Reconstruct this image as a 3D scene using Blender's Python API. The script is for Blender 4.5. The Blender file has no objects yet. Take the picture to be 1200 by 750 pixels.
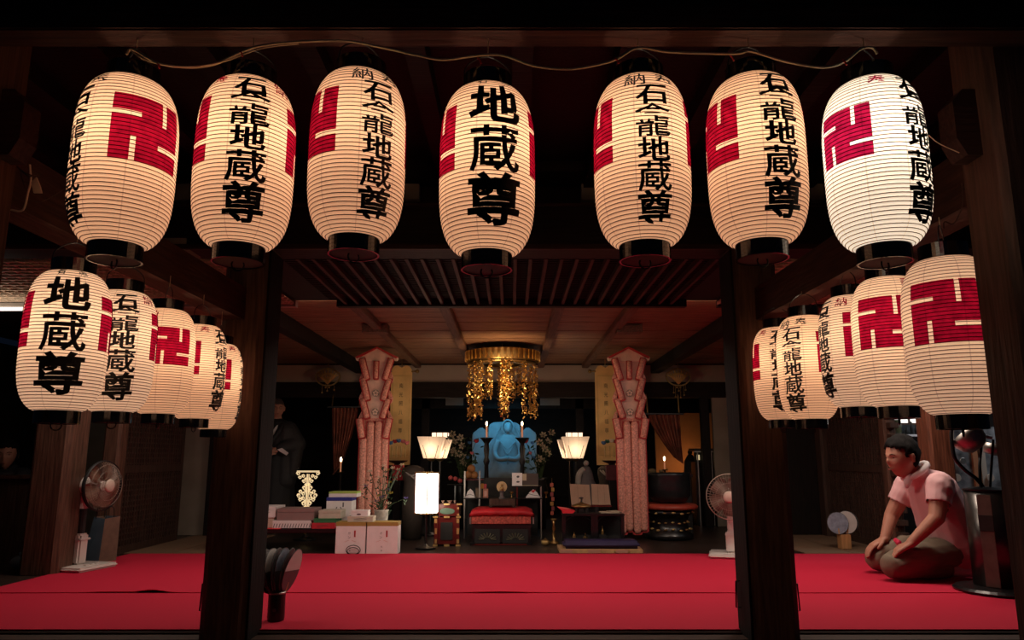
import bpy, bmesh, math, random
from mathutils import Vector, Matrix, noise
random.seed(7)
PI = math.pi
sc = bpy.context.scene
C = sc.collection

# ------------------------------------------------------------------ camera
F = 850.0; PITCH = math.atan(160 / 850); EYE = 0.75
cam_d = bpy.data.cameras.new('camera'); cam = bpy.data.objects.new('camera', cam_d); C.objects.link(cam)
cam_d.sensor_width = 36; cam_d.lens = F / 1200 * 36; cam_d.clip_start = 0.02; cam_d.clip_end = 60
cam.location = (0, 0, EYE); cam.rotation_euler = (PI / 2 + PITCH, 0, 0)
sc.camera = cam

# ------------------------------------------------------------------ world, view, lights
w = bpy.data.worlds.new('night'); sc.world = w; w.use_nodes = True
w.node_tree.nodes['Background'].inputs[0].default_value = (0.03, 0.05, 0.10, 1)
w.node_tree.nodes['Background'].inputs[1].default_value = 0.06
sc.view_settings.view_transform = 'Standard'; sc.view_settings.look = 'None'
sc.view_settings.exposure = 0.0; sc.view_settings.gamma = 1.0
sc.view_settings.use_curve_mapping = False
sc.cycles.use_denoising = True
sc.cycles.sample_clamp_indirect = 2.0
sc.cycles.max_bounces = 8; sc.cycles.transparent_max_bounces = 24
sc.cycles.caustics_reflective = False; sc.cycles.caustics_refractive = False

def light(name, kind, loc, power, col, size=0.1, rot=(0, 0, 0), size_y=None, spot=None, parent=None):
    d = bpy.data.lights.new(name, kind); d.energy = power; d.color = col
    if kind == 'AREA':
        d.size = size
        if size_y: d.shape = 'RECTANGLE'; d.size_y = size_y
    else:
        d.shadow_soft_size = size
    if spot: d.spot_size = spot; d.spot_blend = 0.8
    o = bpy.data.objects.new(name, d); C.objects.link(o); o.location = loc; o.rotation_euler = rot
    if parent: o.parent = parent
    return o
WARM = (1.0, 0.72, 0.48)
HALL = (1.0, 0.80, 0.66)
# daylight-free hall: three ceiling panels mounted just behind the slatted soffit, facing down
light('hall_light_left', 'AREA', (-2.2, 4.66, 1.733), 11, HALL, 1.3, size_y=0.10)
light('hall_light_centre', 'AREA', (0.0, 4.66, 1.733), 20, HALL, 1.7, size_y=0.10)
light('hall_light_right', 'AREA', (2.2, 4.66, 1.733), 23, HALL, 1.3, size_y=0.10)
light('hall_ceiling_wash', 'AREA', (0.0, 4.62, 1.742), 3.2, (1.0, 0.72, 0.5), 3.4, rot=(math.radians(100), 0, 0), size_y=0.03)  # unseen strip light added to brighten the near ceiling boards
# the blue lamp that washes the stone statue, and an unseen light added to brighten the canopy gilding
light('statue_blue_light', 'AREA', (-0.1, 8.95, 1.27), 2.6, (0.07, 0.50, 0.80), 0.6, rot=(math.radians(32), 0, 0), size_y=0.1)
light('canopy_light', 'AREA', (-0.1, 6.25, 1.38), 4.2, (1.0, 0.70, 0.36), 0.4, rot=(math.radians(122), 0, 0), size_y=0.1)

# ------------------------------------------------------------------ geometry of the view: pixel + depth -> metres
def ray(px, py):
    u = (px - 600) / F; v = (375 - py) / F
    return u, math.cos(PITCH) - v * math.sin(PITCH), math.sin(PITCH) + v * math.cos(PITCH)
def at(px, py, Y):
    u, ry, rz = ray(px, py); t = Y / ry
    return Vector((u * t, Y, EYE + rz * t))
def onfloor(px, py, z=0.0):
    u, ry, rz = ray(px, py); t = (z - EYE) / rz
    return Vector((u * t, ry * t, z))
def scale_at(py, Y):            # metres per pixel
    u, ry, rz = ray(600, py); return Y / ry / F

# ------------------------------------------------------------------ materials
def new_mat(name):
    m = bpy.data.materials.new(name); m.use_nodes = True
    return m, m.node_tree.nodes, m.node_tree.links
def mat(name, col, rough=0.6, metal=0.0, var=0.15, scale=20.0, bump=0.0, emit=None, es=0.0, coat=0.0, stretch=None, trans=0.0):
    m, N, L = new_mat(name); b = N['Principled BSDF']
    b.inputs['Roughness'].default_value = rough; b.inputs['Metallic'].default_value = metal
    if coat: b.inputs['Coat Weight'].default_value = coat
    if trans: b.inputs['Transmission Weight'].default_value = trans
    tc = N.new('ShaderNodeTexCoord'); mp = N.new('ShaderNodeMapping'); nz = N.new('ShaderNodeTexNoise'); cr = N.new('ShaderNodeValToRGB')
    if stretch: mp.inputs['Scale'].default_value = stretch
    nz.inputs['Scale'].default_value = scale; nz.inputs['Detail'].default_value = 6
    L.new(tc.outputs['Object'], mp.inputs['Vector']); L.new(mp.outputs['Vector'], nz.inputs['Vector']); L.new(nz.outputs['Fac'], cr.inputs['Fac'])
    c0 = [max(0, c * (1 - var)) for c in col[:3]]; c1 = [min(1, c * (1 + var)) for c in col[:3]]
    cr.color_ramp.elements[0].position = 0.3; cr.color_ramp.elements[1].position = 0.7
    cr.color_ramp.elements[0].color = (*c0, 1); cr.color_ramp.elements[1].color = (*c1, 1)
    L.new(cr.outputs['Color'], b.inputs['Base Color'])
    if bump:
        bp = N.new('ShaderNodeBump'); bp.inputs['Strength'].default_value = bump; bp.inputs['Distance'].default_value = 0.01
        L.new(nz.outputs['Fac'], bp.inputs['Height']); L.new(bp.outputs['Normal'], b.inputs['Normal'])
    if emit:
        b.inputs['Emission Color'].default_value = (*emit, 1); b.inputs['Emission Strength'].default_value = es
    return m
def wood(name, col, rough=0.55, var=0.45, axis='z', fine=1.0):
    s = {'z': (14, 14, 1.0), 'x': (1.0, 14, 14), 'y': (14, 1.0, 14)}[axis]
    m = mat(name, col, rough, var=var, scale=6.0 * fine, bump=0.25, stretch=s)
    m.node_tree.nodes['Principled BSDF'].inputs['Specular IOR Level'].default_value = 0.22
    return m
M = {}
M['shade_board'] = wood('shade_black', (0.004, 0.003, 0.003), 0.8)  # near black: shade of the pillars' inner faces put into the colour
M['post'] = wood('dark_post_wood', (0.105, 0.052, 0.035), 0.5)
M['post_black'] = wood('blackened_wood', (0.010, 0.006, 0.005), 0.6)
M['beam_x'] = wood('reddish_beam_wood', (0.042, 0.017, 0.012), 0.55, axis='x')
M['beam_y'] = wood('reddish_tie_wood', (0.055, 0.022, 0.015), 0.55, axis='y')
M['beam_dark'] = wood('dark_beam_wood', (0.013, 0.0075, 0.006), 0.6, axis='x')
M['board'] = wood('ceiling_board_wood', (0.20, 0.10, 0.058), 0.5, var=0.6, axis='x')
M['rafter'] = wood('rafter_wood', (0.11, 0.05, 0.032), 0.5, axis='y')
M['slat'] = wood('soffit_slat_wood', (0.055, 0.032, 0.024), 0.6, axis='y')
M['lattice'] = wood('grey_lattice_wood', (0.62, 0.47, 0.33), 0.6, axis='y', var=0.25)
M['shutter'] = wood('shutter_wood', (0.055, 0.030, 0.022), 0.55)
M['floor'] = wood('polished_floor_wood', (0.035, 0.022, 0.018), 0.35, axis='x')
M['sill'] = wood('sill_wood', (0.05, 0.026, 0.018), 0.6, axis='x')
M['tatami'] = mat('tatami_straw', (0.20, 0.12, 0.07), 0.8, var=0.2, scale=30, stretch=(1, 12, 1), bump=0.2)
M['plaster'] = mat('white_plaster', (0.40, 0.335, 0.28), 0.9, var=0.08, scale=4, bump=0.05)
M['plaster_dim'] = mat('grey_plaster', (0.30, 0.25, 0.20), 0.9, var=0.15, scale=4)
M['black'] = mat('black_lacquer', (0.008, 0.007, 0.008), 0.32, coat=0.15)
M['cap_black'] = mat('glossy_black_ring', (0.006, 0.006, 0.007), 0.16, coat=0.5)
M['matte_black'] = mat('matte_black', (0.012, 0.011, 0.011), 0.6)
M['carpet'] = mat('red_carpet_felt', (0.62, 0.004, 0.042), 0.95, var=0.10, scale=240, bump=0.5)
M['white'] = mat('white_plastic', (0.72, 0.66, 0.62), 0.4, var=0.03)
M['card_white'] = mat('white_card', (0.88, 0.82, 0.82), 0.7, var=0.04)
M['gold'] = mat('gilt_metal', (0.80, 0.52, 0.18), 0.32, 1.0, var=0.2)
M['gold_dull'] = mat('dull_gilt', (0.62, 0.42, 0.16), 0.45, 0.7, var=0.2)
M['goldleaf'] = mat('gold_leaf_panel', (0.80, 0.52, 0.20), 0.5, 0.1, var=0.12, scale=8)
M['brass'] = mat('aged_brass', (0.40, 0.26, 0.10), 0.35, 0.9)
M['iron'] = mat('dark_iron', (0.03, 0.03, 0.032), 0.35, 0.8)
M['steel'] = mat('brushed_steel', (0.42, 0.40, 0.37), 0.42, 1.0, var=0.1)
M['ink'] = mat('black_ink', (0.010, 0.009, 0.009), 0.7)
M['ink_grey'] = mat('grey_ink', (0.12, 0.11, 0.12), 0.8)
M['cable'] = mat('pale_cable', (0.62, 0.52, 0.34), 0.5)
M['red_tape'] = mat('red_tape', (0.55, 0.03, 0.03), 0.6)
M['vermilion'] = mat('vermilion_lacquer', (0.11, 0.012, 0.010), 0.3, coat=0.3)
M['red_cloth'] = mat('red_satin', (0.80, 0.035, 0.05), 0.42, var=0.2, scale=6)
M['red_brocade'] = mat('red_brocade', (0.42, 0.07, 0.05), 0.6, var=0.6, scale=60)
M['banner_red'] = mat('banner_red_edge', (0.42, 0.03, 0.03), 0.6)
M['banner_pink'] = mat('banner_pink_brocade', (0.78, 0.33, 0.25), 0.5, var=0.40, scale=70)
M['banner_cream'] = mat('banner_cream_cloth', (0.78, 0.56, 0.45), 0.6, var=0.10)
M['stone'] = mat('pale_stone', (0.30, 0.36, 0.40), 0.8, var=0.15, scale=10, bump=0.3)
M['bronze'] = mat('dark_bronze', (0.022, 0.025, 0.028), 0.28, 0.3)
M['skin'] = mat('skin', (0.46, 0.22, 0.15), 0.5, var=0.05)
M['hair'] = mat('black_hair', (0.009, 0.008, 0.008), 0.85, var=0.3, scale=60, bump=0.4, stretch=(1, 1, 0.2))
M['tshirt'] = mat('pale_pink_shirt', (0.70, 0.42, 0.43), 0.85, var=0.05, scale=8)
M['towel'] = mat('white_towel', (0.80, 0.74, 0.74), 0.9, var=0.05)
M['trousers'] = mat('khaki_trousers', (0.21, 0.165, 0.115), 0.85, var=0.12, scale=8)
M['robe'] = mat('dark_robe', (0.012, 0.013, 0.017), 0.7)
M['robe_grey'] = mat('grey_outer_robe', (0.030, 0.030, 0.035), 0.7)
M['curtain'] = mat('red_brown_curtain', (0.26, 0.075, 0.045), 0.6, var=0.5, scale=9)
M['purple'] = mat('purple_cushion', (0.022, 0.012, 0.06), 0.6)
M['paper'] = mat('old_paper', (0.52, 0.42, 0.30), 0.8, var=0.06)
M['wax'] = mat('candle_wax', (0.75, 0.45, 0.35), 0.5, emit=(1, 0.35, 0.15), es=0.25)
M['leaf'] = mat('leaf_green', (0.04, 0.075, 0.03), 0.6, var=0.4)
M['petal_white'] = mat('white_petal', (0.72, 0.62, 0.48), 0.6)
M['petal_red'] = mat('red_petal', (0.45, 0.02, 0.03), 0.6)
M['petal_pink'] = mat('pink_petal', (0.62, 0.16, 0.18), 0.6)
M['petal_blue'] = mat('blue_bloom', (0.05, 0.14, 0.32), 0.6)
M['orange'] = mat('orange_fruit', (0.62, 0.24, 0.05), 0.5)
M['fan_paper'] = mat('fan_paper', (0.66, 0.63, 0.60), 0.6, var=0.06)
M['fan_blue'] = mat('fan_blue_paper', (0.27, 0.31, 0.40), 0.6, var=0.3, scale=25)
M['fan_grey'] = mat('fan_grey_back', (0.085, 0.08, 0.082), 0.5)
M['bag'] = mat('pale_blue_paper_bag', (0.18, 0.27, 0.36), 0.6, var=0.2, scale=6)
M['bag_side'] = mat('tan_paper_bag_side', (0.33, 0.22, 0.16), 0.7)
M['amber_wall'] = mat('amber_wall', (0.42, 0.19, 0.07), 0.8, var=0.2, scale=3)
M['bamboo'] = mat('bamboo', (0.52, 0.30, 0.14), 0.5, var=0.2)
def flat(name, col, rough=0.6): 
    if name not in M: M[name] = mat(name, col, rough, var=0.06)
    return M[name]
M['hair'].node_tree.nodes['Principled BSDF'].inputs['Specular IOR Level'].default_value = 0.15
def glow(name, col, es): return mat(name, tuple(c * 0.8 for c in col), 0.6, emit=col, es=es, var=0.02)
M['lamp_white'] = glow('lit_lamp_paper', (1.0, 0.86, 0.68), 7.0)
M['lotus_glow'] = glow('lit_lotus_shade', (1.0, 0.60, 0.38), 0.45)
M['small_glow'] = glow('lit_small_lantern', (1.0, 0.72, 0.50), 1.6)
M['flame'] = glow('candle_flame', (1.0, 0.72, 0.42), 9.0)
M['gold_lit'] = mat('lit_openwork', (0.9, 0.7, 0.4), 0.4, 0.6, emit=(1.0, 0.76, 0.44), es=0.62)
M['cream_glow'] = glow('lit_cream_window', (1.0, 0.78, 0.42), 0.55)
M['tube_glow'] = glow('lit_tube', (1.0, 0.93, 0.85), 1.1)
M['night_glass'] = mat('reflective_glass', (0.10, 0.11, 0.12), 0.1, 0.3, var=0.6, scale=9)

# lantern paper: thin translucent washi lit by the bulb inside, darker where the eight paper gores overlap
def washi(name, col, glowcol, gs):
    m, N, L = new_mat(name); N.remove(N['Principled BSDF']); out = N['Material Output']
    tc = N.new('ShaderNodeTexCoord'); sp = N.new('ShaderNodeSeparateXYZ'); L.new(tc.outputs['Object'], sp.inputs[0])
    a = N.new('ShaderNodeMath'); a.operation = 'ARCTAN2'; L.new(sp.outputs[1], a.inputs[0]); L.new(sp.outputs[0], a.inputs[1])
    b = N.new('ShaderNodeMath'); b.operation = 'MULTIPLY_ADD'; L.new(a.outputs[0], b.inputs[0]); b.inputs[1].default_value = 8 / (2 * PI); b.inputs[2].default_value = 20.5
    c = N.new('ShaderNodeMath'); c.operation = 'FRACT'; L.new(b.outputs[0], c.inputs[0])
    d = N.new('ShaderNodeMath'); d.operation = 'LESS_THAN'; L.new(c.outputs[0], d.inputs[0]); d.inputs[1].default_value = 0.035
    nz = N.new('ShaderNodeTexNoise'); nz.inputs['Scale'].default_value = 30; L.new(tc.outputs['Object'], nz.inputs['Vector'])
    k = N.new('ShaderNodeMapRange'); L.new(nz.outputs['Fac'], k.inputs[0]); k.inputs[3].default_value = 0.90; k.inputs[4].default_value = 1.0
    e = N.new('ShaderNodeMath'); e.operation = 'MULTIPLY_ADD'; L.new(d.outputs[0], e.inputs[0]); e.inputs[1].default_value = -0.22; L.new(k.outputs[0], e.inputs[2])
    mx = N.new('ShaderNodeMix'); mx.data_type = 'RGBA'; mx.blend_type = 'MULTIPLY'; mx.inputs[0].default_value = 1
    mx.inputs[6].default_value = (*col, 1)
    cmb = N.new('ShaderNodeCombineColor'); 
    for i in range(3): L.new(e.outputs[0], cmb.inputs[i])
    L.new(cmb.outputs[0], mx.inputs[7])
    tr = N.new('ShaderNodeBsdfTranslucent'); L.new(mx.outputs[2], tr.inputs[0])
    df = N.new('ShaderNodeBsdfDiffuse'); L.new(mx.outputs[2], df.inputs[0])
    ms = N.new('ShaderNodeMixShader'); ms.inputs[0].default_value = 0.3; L.new(tr.outputs[0], ms.inputs[1]); L.new(df.outputs[0], ms.inputs[2])
    em = N.new('ShaderNodeEmission'); em.inputs[1].default_value = gs
    mg = N.new('ShaderNodeMix'); mg.data_type = 'RGBA'; mg.blend_type = 'MULTIPLY'; mg.inputs[0].default_value = 1
    mg.inputs[6].default_value = (*glowcol, 1); L.new(cmb.outputs[0], mg.inputs[7]); L.new(mg.outputs[2], em.inputs[0])
    ad = N.new('ShaderNodeAddShader'); L.new(ms.outputs[0], ad.inputs[0]); L.new(em.outputs[0], ad.inputs[1])
    L.new(ad.outputs[0], out.inputs['Surface'])
    return m
M['washi'] = washi('lantern_washi', (0.92, 0.71, 0.53), (1.0, 0.50, 0.31), 0.21)
M['washi_white'] = washi('lantern_washi_white', (0.92, 0.86, 0.76), (1.0, 0.80, 0.62), 0.40)
M['washi_grey'] = washi('lantern_washi_dim', (0.86, 0.70, 0.54), (1.0, 0.60, 0.42), 0.26)
M['lotus_washi'] = washi('lotus_paper', (0.60, 0.50, 0.40), (1.0, 0.62, 0.42), 0.16)
def stain(name, col):
    m, N, L = new_mat(name); N.remove(N['Principled BSDF']); out = N['Material Output']
    tb = N.new('ShaderNodeBsdfTransparent'); df = N.new('ShaderNodeBsdfDiffuse'); df.inputs[0].default_value = (col[0] * 0.5, col[1] * 0.5, col[2] * 0.5, 1)
    tc = N.new('ShaderNodeTexCoord'); nz = N.new('ShaderNodeTexNoise'); nz.inputs['Scale'].default_value = 45; L.new(tc.outputs['Object'], nz.inputs['Vector'])
    cr = N.new('ShaderNodeValToRGB'); cr.color_ramp.elements[0].color = (*[c * 0.65 for c in col], 1); cr.color_ramp.elements[1].color = (*[min(1, c * 1.25) for c in col], 1)
    cr.color_ramp.elements[0].position = 0.3; cr.color_ramp.elements[1].position = 0.7
    L.new(nz.outputs['Fac'], cr.inputs[0]); L.new(cr.outputs[0], tb.inputs[0])
    ms = N.new('ShaderNodeMixShader'); ms.inputs[0].default_value = 0.15
    L.new(tb.outputs[0], ms.inputs[1]); L.new(df.outputs[0], ms.inputs[2]); L.new(ms.outputs[0], out.inputs['Surface'])
    return m
M['stain_red'] = stain('red_stain', (0.36, 0.007, 0.058))

# ------------------------------------------------------------------ builders
def obj(name, bm, m, parent=None, smooth=False, loc=None):
    me = bpy.data.meshes.new(name); bm.normal_update(); bm.to_mesh(me); bm.free()
    if m is not None: me.materials.append(m)
    if smooth:
        for p in me.polygons: p.use_smooth = True
    o = bpy.data.objects.new(name, me); C.objects.link(o)
    if parent: o.parent = parent
    if loc: o.location = loc
    return o
def share(name, src, parent, loc=None, rot=None):
    o = src.copy(); o.name = name; C.objects.link(o); o.parent = parent
    if loc is not None: o.location = loc
    if rot is not None: o.rotation_euler = rot
    return o
def thing(name, label, cat, loc=(0, 0, 0), rz=0.0, group=None):
    o = bpy.data.objects.new(name, None); C.objects.link(o); o.empty_display_size = 0.05
    o.location = loc; o.rotation_euler = (0, 0, rz); o['label'] = label; o['category'] = cat
    if group: o['group'] = group
    return o
def tag(o, label, cat, group=None):
    o['label'] = label; o['category'] = cat
    if group: o['group'] = group
    return o
def struct(name, bm, m, parent=None, smooth=False):
    o = obj(name, bm, m, parent, smooth)
    if parent is None: o['kind'] = 'structure'
    return o
def B(): return bmesh.new()
def box(bm, x0, y0, z0, x1, y1, z1, bevel=0.0):
    r = bmesh.ops.create_cube(bm, size=1.0); vs = r['verts']
    for v in vs: v.co = Vector(((x0 + x1) / 2 + v.co.x * (x1 - x0), (y0 + y1) / 2 + v.co.y * (y1 - y0), (z0 + z1) / 2 + v.co.z * (z1 - z0)))
    if bevel:
        es = list({e for v in vs for e in v.link_edges})
        bmesh.ops.bevel(bm, geom=es, offset=bevel, segments=2, affect='EDGES', clamp_overlap=True)
    return bm
def BX(*a, **k): return box(B(), *a, **k)
def tf(bm, mtx): bmesh.ops.transform(bm, matrix=mtx, verts=bm.verts); return bm
def lathe(bm, prof, seg=24, c=(0, 0, 0), sx=1.0, sy=1.0, caps=True):
    rings = []
    for r, z in prof:
        rings.append([bm.verts.new((c[0] + r * sx * math.cos(2 * PI * i / seg), c[1] + r * sy * math.sin(2 * PI * i / seg), c[2] + z)) for i in range(seg)])
    for a, b in zip(rings, rings[1:]):
        for i in range(seg): bm.faces.new((a[i], a[(i + 1) % seg], b[(i + 1) % seg], b[i]))
    if caps:
        if prof[0][0] > 1e-5: bm.faces.new(list(reversed(rings[0])))
        if prof[-1][0] > 1e-5: bm.faces.new(rings[-1])
    return bm
def tube(bm, pts, r, seg=6, taper=None, closed=False):
    pts = [Vector(p) for p in pts]; n = len(pts); rings = []; prev = None
    for i, p in enumerate(pts):
        if closed: d = pts[(i + 1) % n] - pts[i - 1]
        else: d = (pts[min(i + 1, n - 1)] - pts[max(i - 1, 0)])
        if d.length < 1e-9: d = Vector((0, 0, 1))
        d.normalize()
        u = prev if prev is not None else (Vector((0, 0, 1)) if abs(d.z) < 0.9 else Vector((1, 0, 0)))
        u = (u - d * u.dot(d))
        if u.length < 1e-6: u = d.orthogonal()
        u.normalize(); prev = u; v = d.cross(u)
        rr = r if taper is None else r * taper[i]
        rings.append([bm.verts.new(p + (u * math.cos(2 * PI * k / seg) + v * math.sin(2 * PI * k / seg)) * rr) for k in range(seg)])
    rng = range(n) if closed else range(n - 1)
    for i in rng:
        a, b = rings[i], rings[(i + 1) % n]
        for k in range(seg): bm.faces.new((a[k], a[(k + 1) % seg], b[(k + 1) % seg], b[k]))
    if not closed:
        bm.faces.new(list(reversed(rings[0]))); bm.faces.new(rings[-1])
    return bm
def prism(bm, pts, y0, y1):     # polygon in x,z extruded along y
    a = [bm.verts.new((x, y0, z)) for x, z in pts]; b = [bm.verts.new((x, y1, z)) for x, z in pts]; n = len(pts)
    bm.faces.new(a); bm.faces.new(list(reversed(b)))
    for i in range(n): bm.faces.new((a[i], b[i], b[(i + 1) % n], a[(i + 1) % n]))
    bmesh.ops.recalc_face_normals(bm, faces=bm.faces)
    return bm
def ball(bm, c, r, sub=2, s=(1, 1, 1)):
    rr = bmesh.ops.create_icosphere(bm, subdivisions=sub, radius=1.0)
    for v in rr['verts']: v.co = Vector((c[0] + v.co.x * r * s[0], c[1] + v.co.y * r * s[1], c[2] + v.co.z * r * s[2]))
    return bm
def smooth_pts(pts, n=6):
    pts = [Vector(p) for p in pts]; out = []
    P = [pts[0]] + pts + [pts[-1]]
    for i in range(1, len(P) - 2):
        for k in range(n):
            t = k / n; a, b, c, d = P[i - 1], P[i], P[i + 1], P[i + 2]
            out.append(0.5 * ((2 * b) + (c - a) * t + (2 * a - 5 * b + 4 * c - d) * t * t + (3 * b - a - 3 * c + d) * t ** 3))
    out.append(pts[-1]); return out
_tc = {}
def glyph(ch, off=0.0):       # a character as a list of flat triangles, centred in a unit square
    key = (ch, off)
    if key in _tc: return _tc[key]
    c = bpy.data.curves.new('t', 'FONT'); c.body = ch; c.size = 1.0; c.offset = off; c.resolution_u = 3
    o = bpy.data.objects.new('t', c); C.objects.link(o)
    me = bpy.data.meshes.new_from_object(o.evaluated_get(bpy.context.evaluated_depsgraph_get()))
    xs = [v.co.x for v in me.vertices]; ys = [v.co.y for v in me.vertices]
    x0, x1, y0, y1 = min(xs), max(xs), min(ys), max(ys)
    vs = [((v.co.x - x0) / (x1 - x0) - 0.5, (v.co.y - y0) / (y1 - y0) - 0.5) for v in me.vertices]
    fs = [tuple(p.vertices) for p in me.polygons]
    asp = (x1 - x0) / (y1 - y0)
    bpy.data.objects.remove(o); bpy.data.meshes.remove(me); bpy.data.curves.remove(c)
    _tc[key] = (vs, fs, asp); return _tc[key]
def put_glyph(bm, ch, cx, cz, wd, ht, off=0.0, skew=0.0):   # in the x,z plane at y=0
    vs, fs, asp = glyph(ch, off)
    V = [bm.verts.new((cx + x * wd, 0, cz + y * ht + skew * x * wd)) for x, y in vs]
    for f in fs:
        try: bm.faces.new([V[i] for i in f])
        except ValueError: pass

# ================================================================== SETTING
PL, PR, PY, PS = -1.215, 1.11, 3.31, 0.20         # main pillars: x left, x right, depth, side
SOF = 1.70; CEIL = 1.785; BACK = 8.2; SIDE = 3.08
fl = BX(-6.0, 3.36, -0.10, 6.0, 11.0, -0.004)
struct('floor', fl, M['floor'])
struct('floor_porch', BX(-4, 0.9, -0.62, 4, 3.30, -0.50), M['floor'])
tat = B()
for x0_ in (-3.05, 2.30):
    for k in range(2): box(tat, x0_ + k * 0.38, 5.94, -0.004, x0_ + k * 0.38 + 0.375, 7.28, 0.006, 0.003)
o = struct('floor_tatami', tat, M['tatami'])
struct('trim_sill', box(box(B(), -5.5, 3.26, -0.16, 5.5, 3.385, -0.012, 0.008), -5.5, 3.20, -0.50, 5.5, 3.24, -0.17), M['sill'])

# porch beam above the lantern row and the dark roof over it
struct('trim_porch_beam', BX(-2.6, 1.405, 1.645, 2.6, 1.475, 1.80, 0.004), M['beam_x'])
struct('trim_porch_purlin', BX(-2.6, 1.36, 1.80, 2.6, 1.52, 2.02, 0.01), M['beam_dark'])
roof = B()
for k in range(17):
    x = -2.8 + k * 0.35
    box(roof, x, 0.9, 2.04, x + 0.07, 3.5, 2.11)
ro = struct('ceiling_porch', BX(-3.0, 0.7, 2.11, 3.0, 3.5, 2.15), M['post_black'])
rj = obj('rafter', roof, M['beam_dark'], ro); rj['kind'] = 'stuff'

# main front lintel with the moulded lower edge, the big beam above and plaster strips
zb0 = at(600, 290, 3.24).z; zb1 = at(600, 241, 3.24).z
li = struct('trim_front_lintel', BX(-4.6, 3.24, zb0, 4.6, 3.44, zb1, 0.006), M['beam_dark'])
obj('lower_moulding', BX(-4.6, 3.22, zb0 - 0.012, 4.6, 3.242, zb0 + 0.012, 0.003), M['beam_x'], li)
obj('top_moulding', BX(-4.6, 3.222, zb1 - 0.006, 4.6, 3.242, zb1 + 0.006), M['beam_x'], li)
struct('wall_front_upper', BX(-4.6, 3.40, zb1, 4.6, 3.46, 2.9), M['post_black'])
struct('trim_front_purlin', BX(-4.6, 3.2, 2.06, 4.6, 3.44, 2.3), M['beam_dark'])
for (x0, y0, x1, y1) in ((468, 211, 492, 235), (681, 211, 703, 236), (205, 210, 226, 236), (944, 205, 962, 236), (14, 262, 46, 266), (150, 293, 236, 307)):
    a = at(x0, y1, 3.38); b = at(x1, y0, 3.38)
    if y0 == 293: a = at(192, 307, 3.40); b = at(236, 291, 3.40)
    struct('wall_plaster_patch', BX(a.x, 3.36 if y0 < 260 else 3.23, a.z, b.x, 3.40, b.z), M['plaster_dim'])

# main pillars (square, chamfered) with lock-plates, and black boards standing in for shade on the inner faces
def pillar(name, label, X, Y, S, z0, z1, m, ch=0.03, struct_name=None):
    bm = B(); h = S / 2
    pts = [(-h + ch, -h), (h - ch, -h), (h, -h + ch), (h, h - ch), (h - ch, h), (-h + ch, h), (-h, h - ch), (-h, -h + ch)]
    lo = [bm.verts.new((X + x, Y + y, z0)) for x, y in pts]; hi = [bm.verts.new((X + x, Y + y, z1)) for x, y in pts]
    bm.faces.new(list(reversed(lo))); bm.faces.new(hi)
    for i in range(8): bm.faces.new((lo[i], lo[(i + 1) % 8], hi[(i + 1) % 8], hi[i]))
    o = obj(name, bm, m); tag(o, label, 'pillar'); return o
def handle(parent, x, y, z, side):
    tube_pts = [(x, y, z + 0.055), (x + side * 0.022, y, z + 0.055), (x + side * 0.026, y, z - 0.055), (x, y, z - 0.055)]
    obj('pull_handle', tube(B(), tube_pts, 0.0035, 6), M['iron'], parent)
pl = pillar('wooden_pillar', 'thick dark square pillar left of the bay, in front of the red carpet', PL, PY, PS, -0.5, 2.1, M['post'])
pr = pillar('wooden_pillar', 'thick dark brown pillar right of the bay, in front of the red carpet', PR, PY, PS, -0.5, 2.1, M['post'])
handle(pl, PL - PS / 2, PY - 0.02, 0.155, -1)
handle(pr, PR - PS / 2, PY + 0.05, 0.155, -1); handle(pr, PR + PS / 2, PY - 0.02, 0.155, 1)
obj('shade_board', BX(PL + PS / 2 - 0.004, PY - PS / 2 + 0.02, -0.1, PL + PS / 2 + 0.006, PY + PS / 2, 1.69, 0.002), M['shade_board'], pl)  # thin black board added as the shade on the inner face
obj('shade_board', BX(PR - PS / 2 - 0.006, PY - PS / 2 + 0.02, -0.1, PR - PS / 2 + 0.004, PY + PS / 2, 1.69, 0.002), M['shade_board'], pr)
# porch posts, with a shaped bracket nose on each
PPL, PPR = -1.13, 1.06
PPR = at(1150, 400, 1.625).x + 0.0725
PPL = at(21, 200, 1.625).x - 0.0725
for (X, lab, s) in ((PPL, 'near black porch post at the left edge of the picture', -1), (PPR, 'near dark brown porch post at the right edge of the picture', 1)):
    o = pillar('porch_post', lab, X, 1.56, 0.145, -0.5, 1.80, M['post'], 0.015)
    bm = prism(B(), [(0, 1.42), (-s * 0.035, 1.42), (-s * 0.055, 1.46), (-s * 0.055, 1.55), (-s * 0.03, 1.58), (0, 1.58)], 1.54, 1.60)
    tf(bm, Matrix.Translation((X - s * 0.0725, 0, 0)))
    obj('bracket_nose', bm, M['beam_x'], o)
# tie beams from the porch posts back to the main pillars
for X, nm, X2 in ((PPL - 0.03, 'left', PL - 0.04), (PPR + 0.03, 'right', PR + 0.04)):
    bm = B(); r = bmesh.ops.create_cube(bm, size=1.0)
    for v in r['verts']:
        yy = 1.60 if v.co.y < 0 else 3.24
        xx = (X if v.co.y < 0 else X2) + (0.05 if v.co.x > 0 else -0.05)
        zz = 1.355 if v.co.z < 0 else 1.50
        v.co = (xx, yy, zz)
    struct('trim_tie_beam_' + nm, bm, M['beam_y'])

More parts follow.
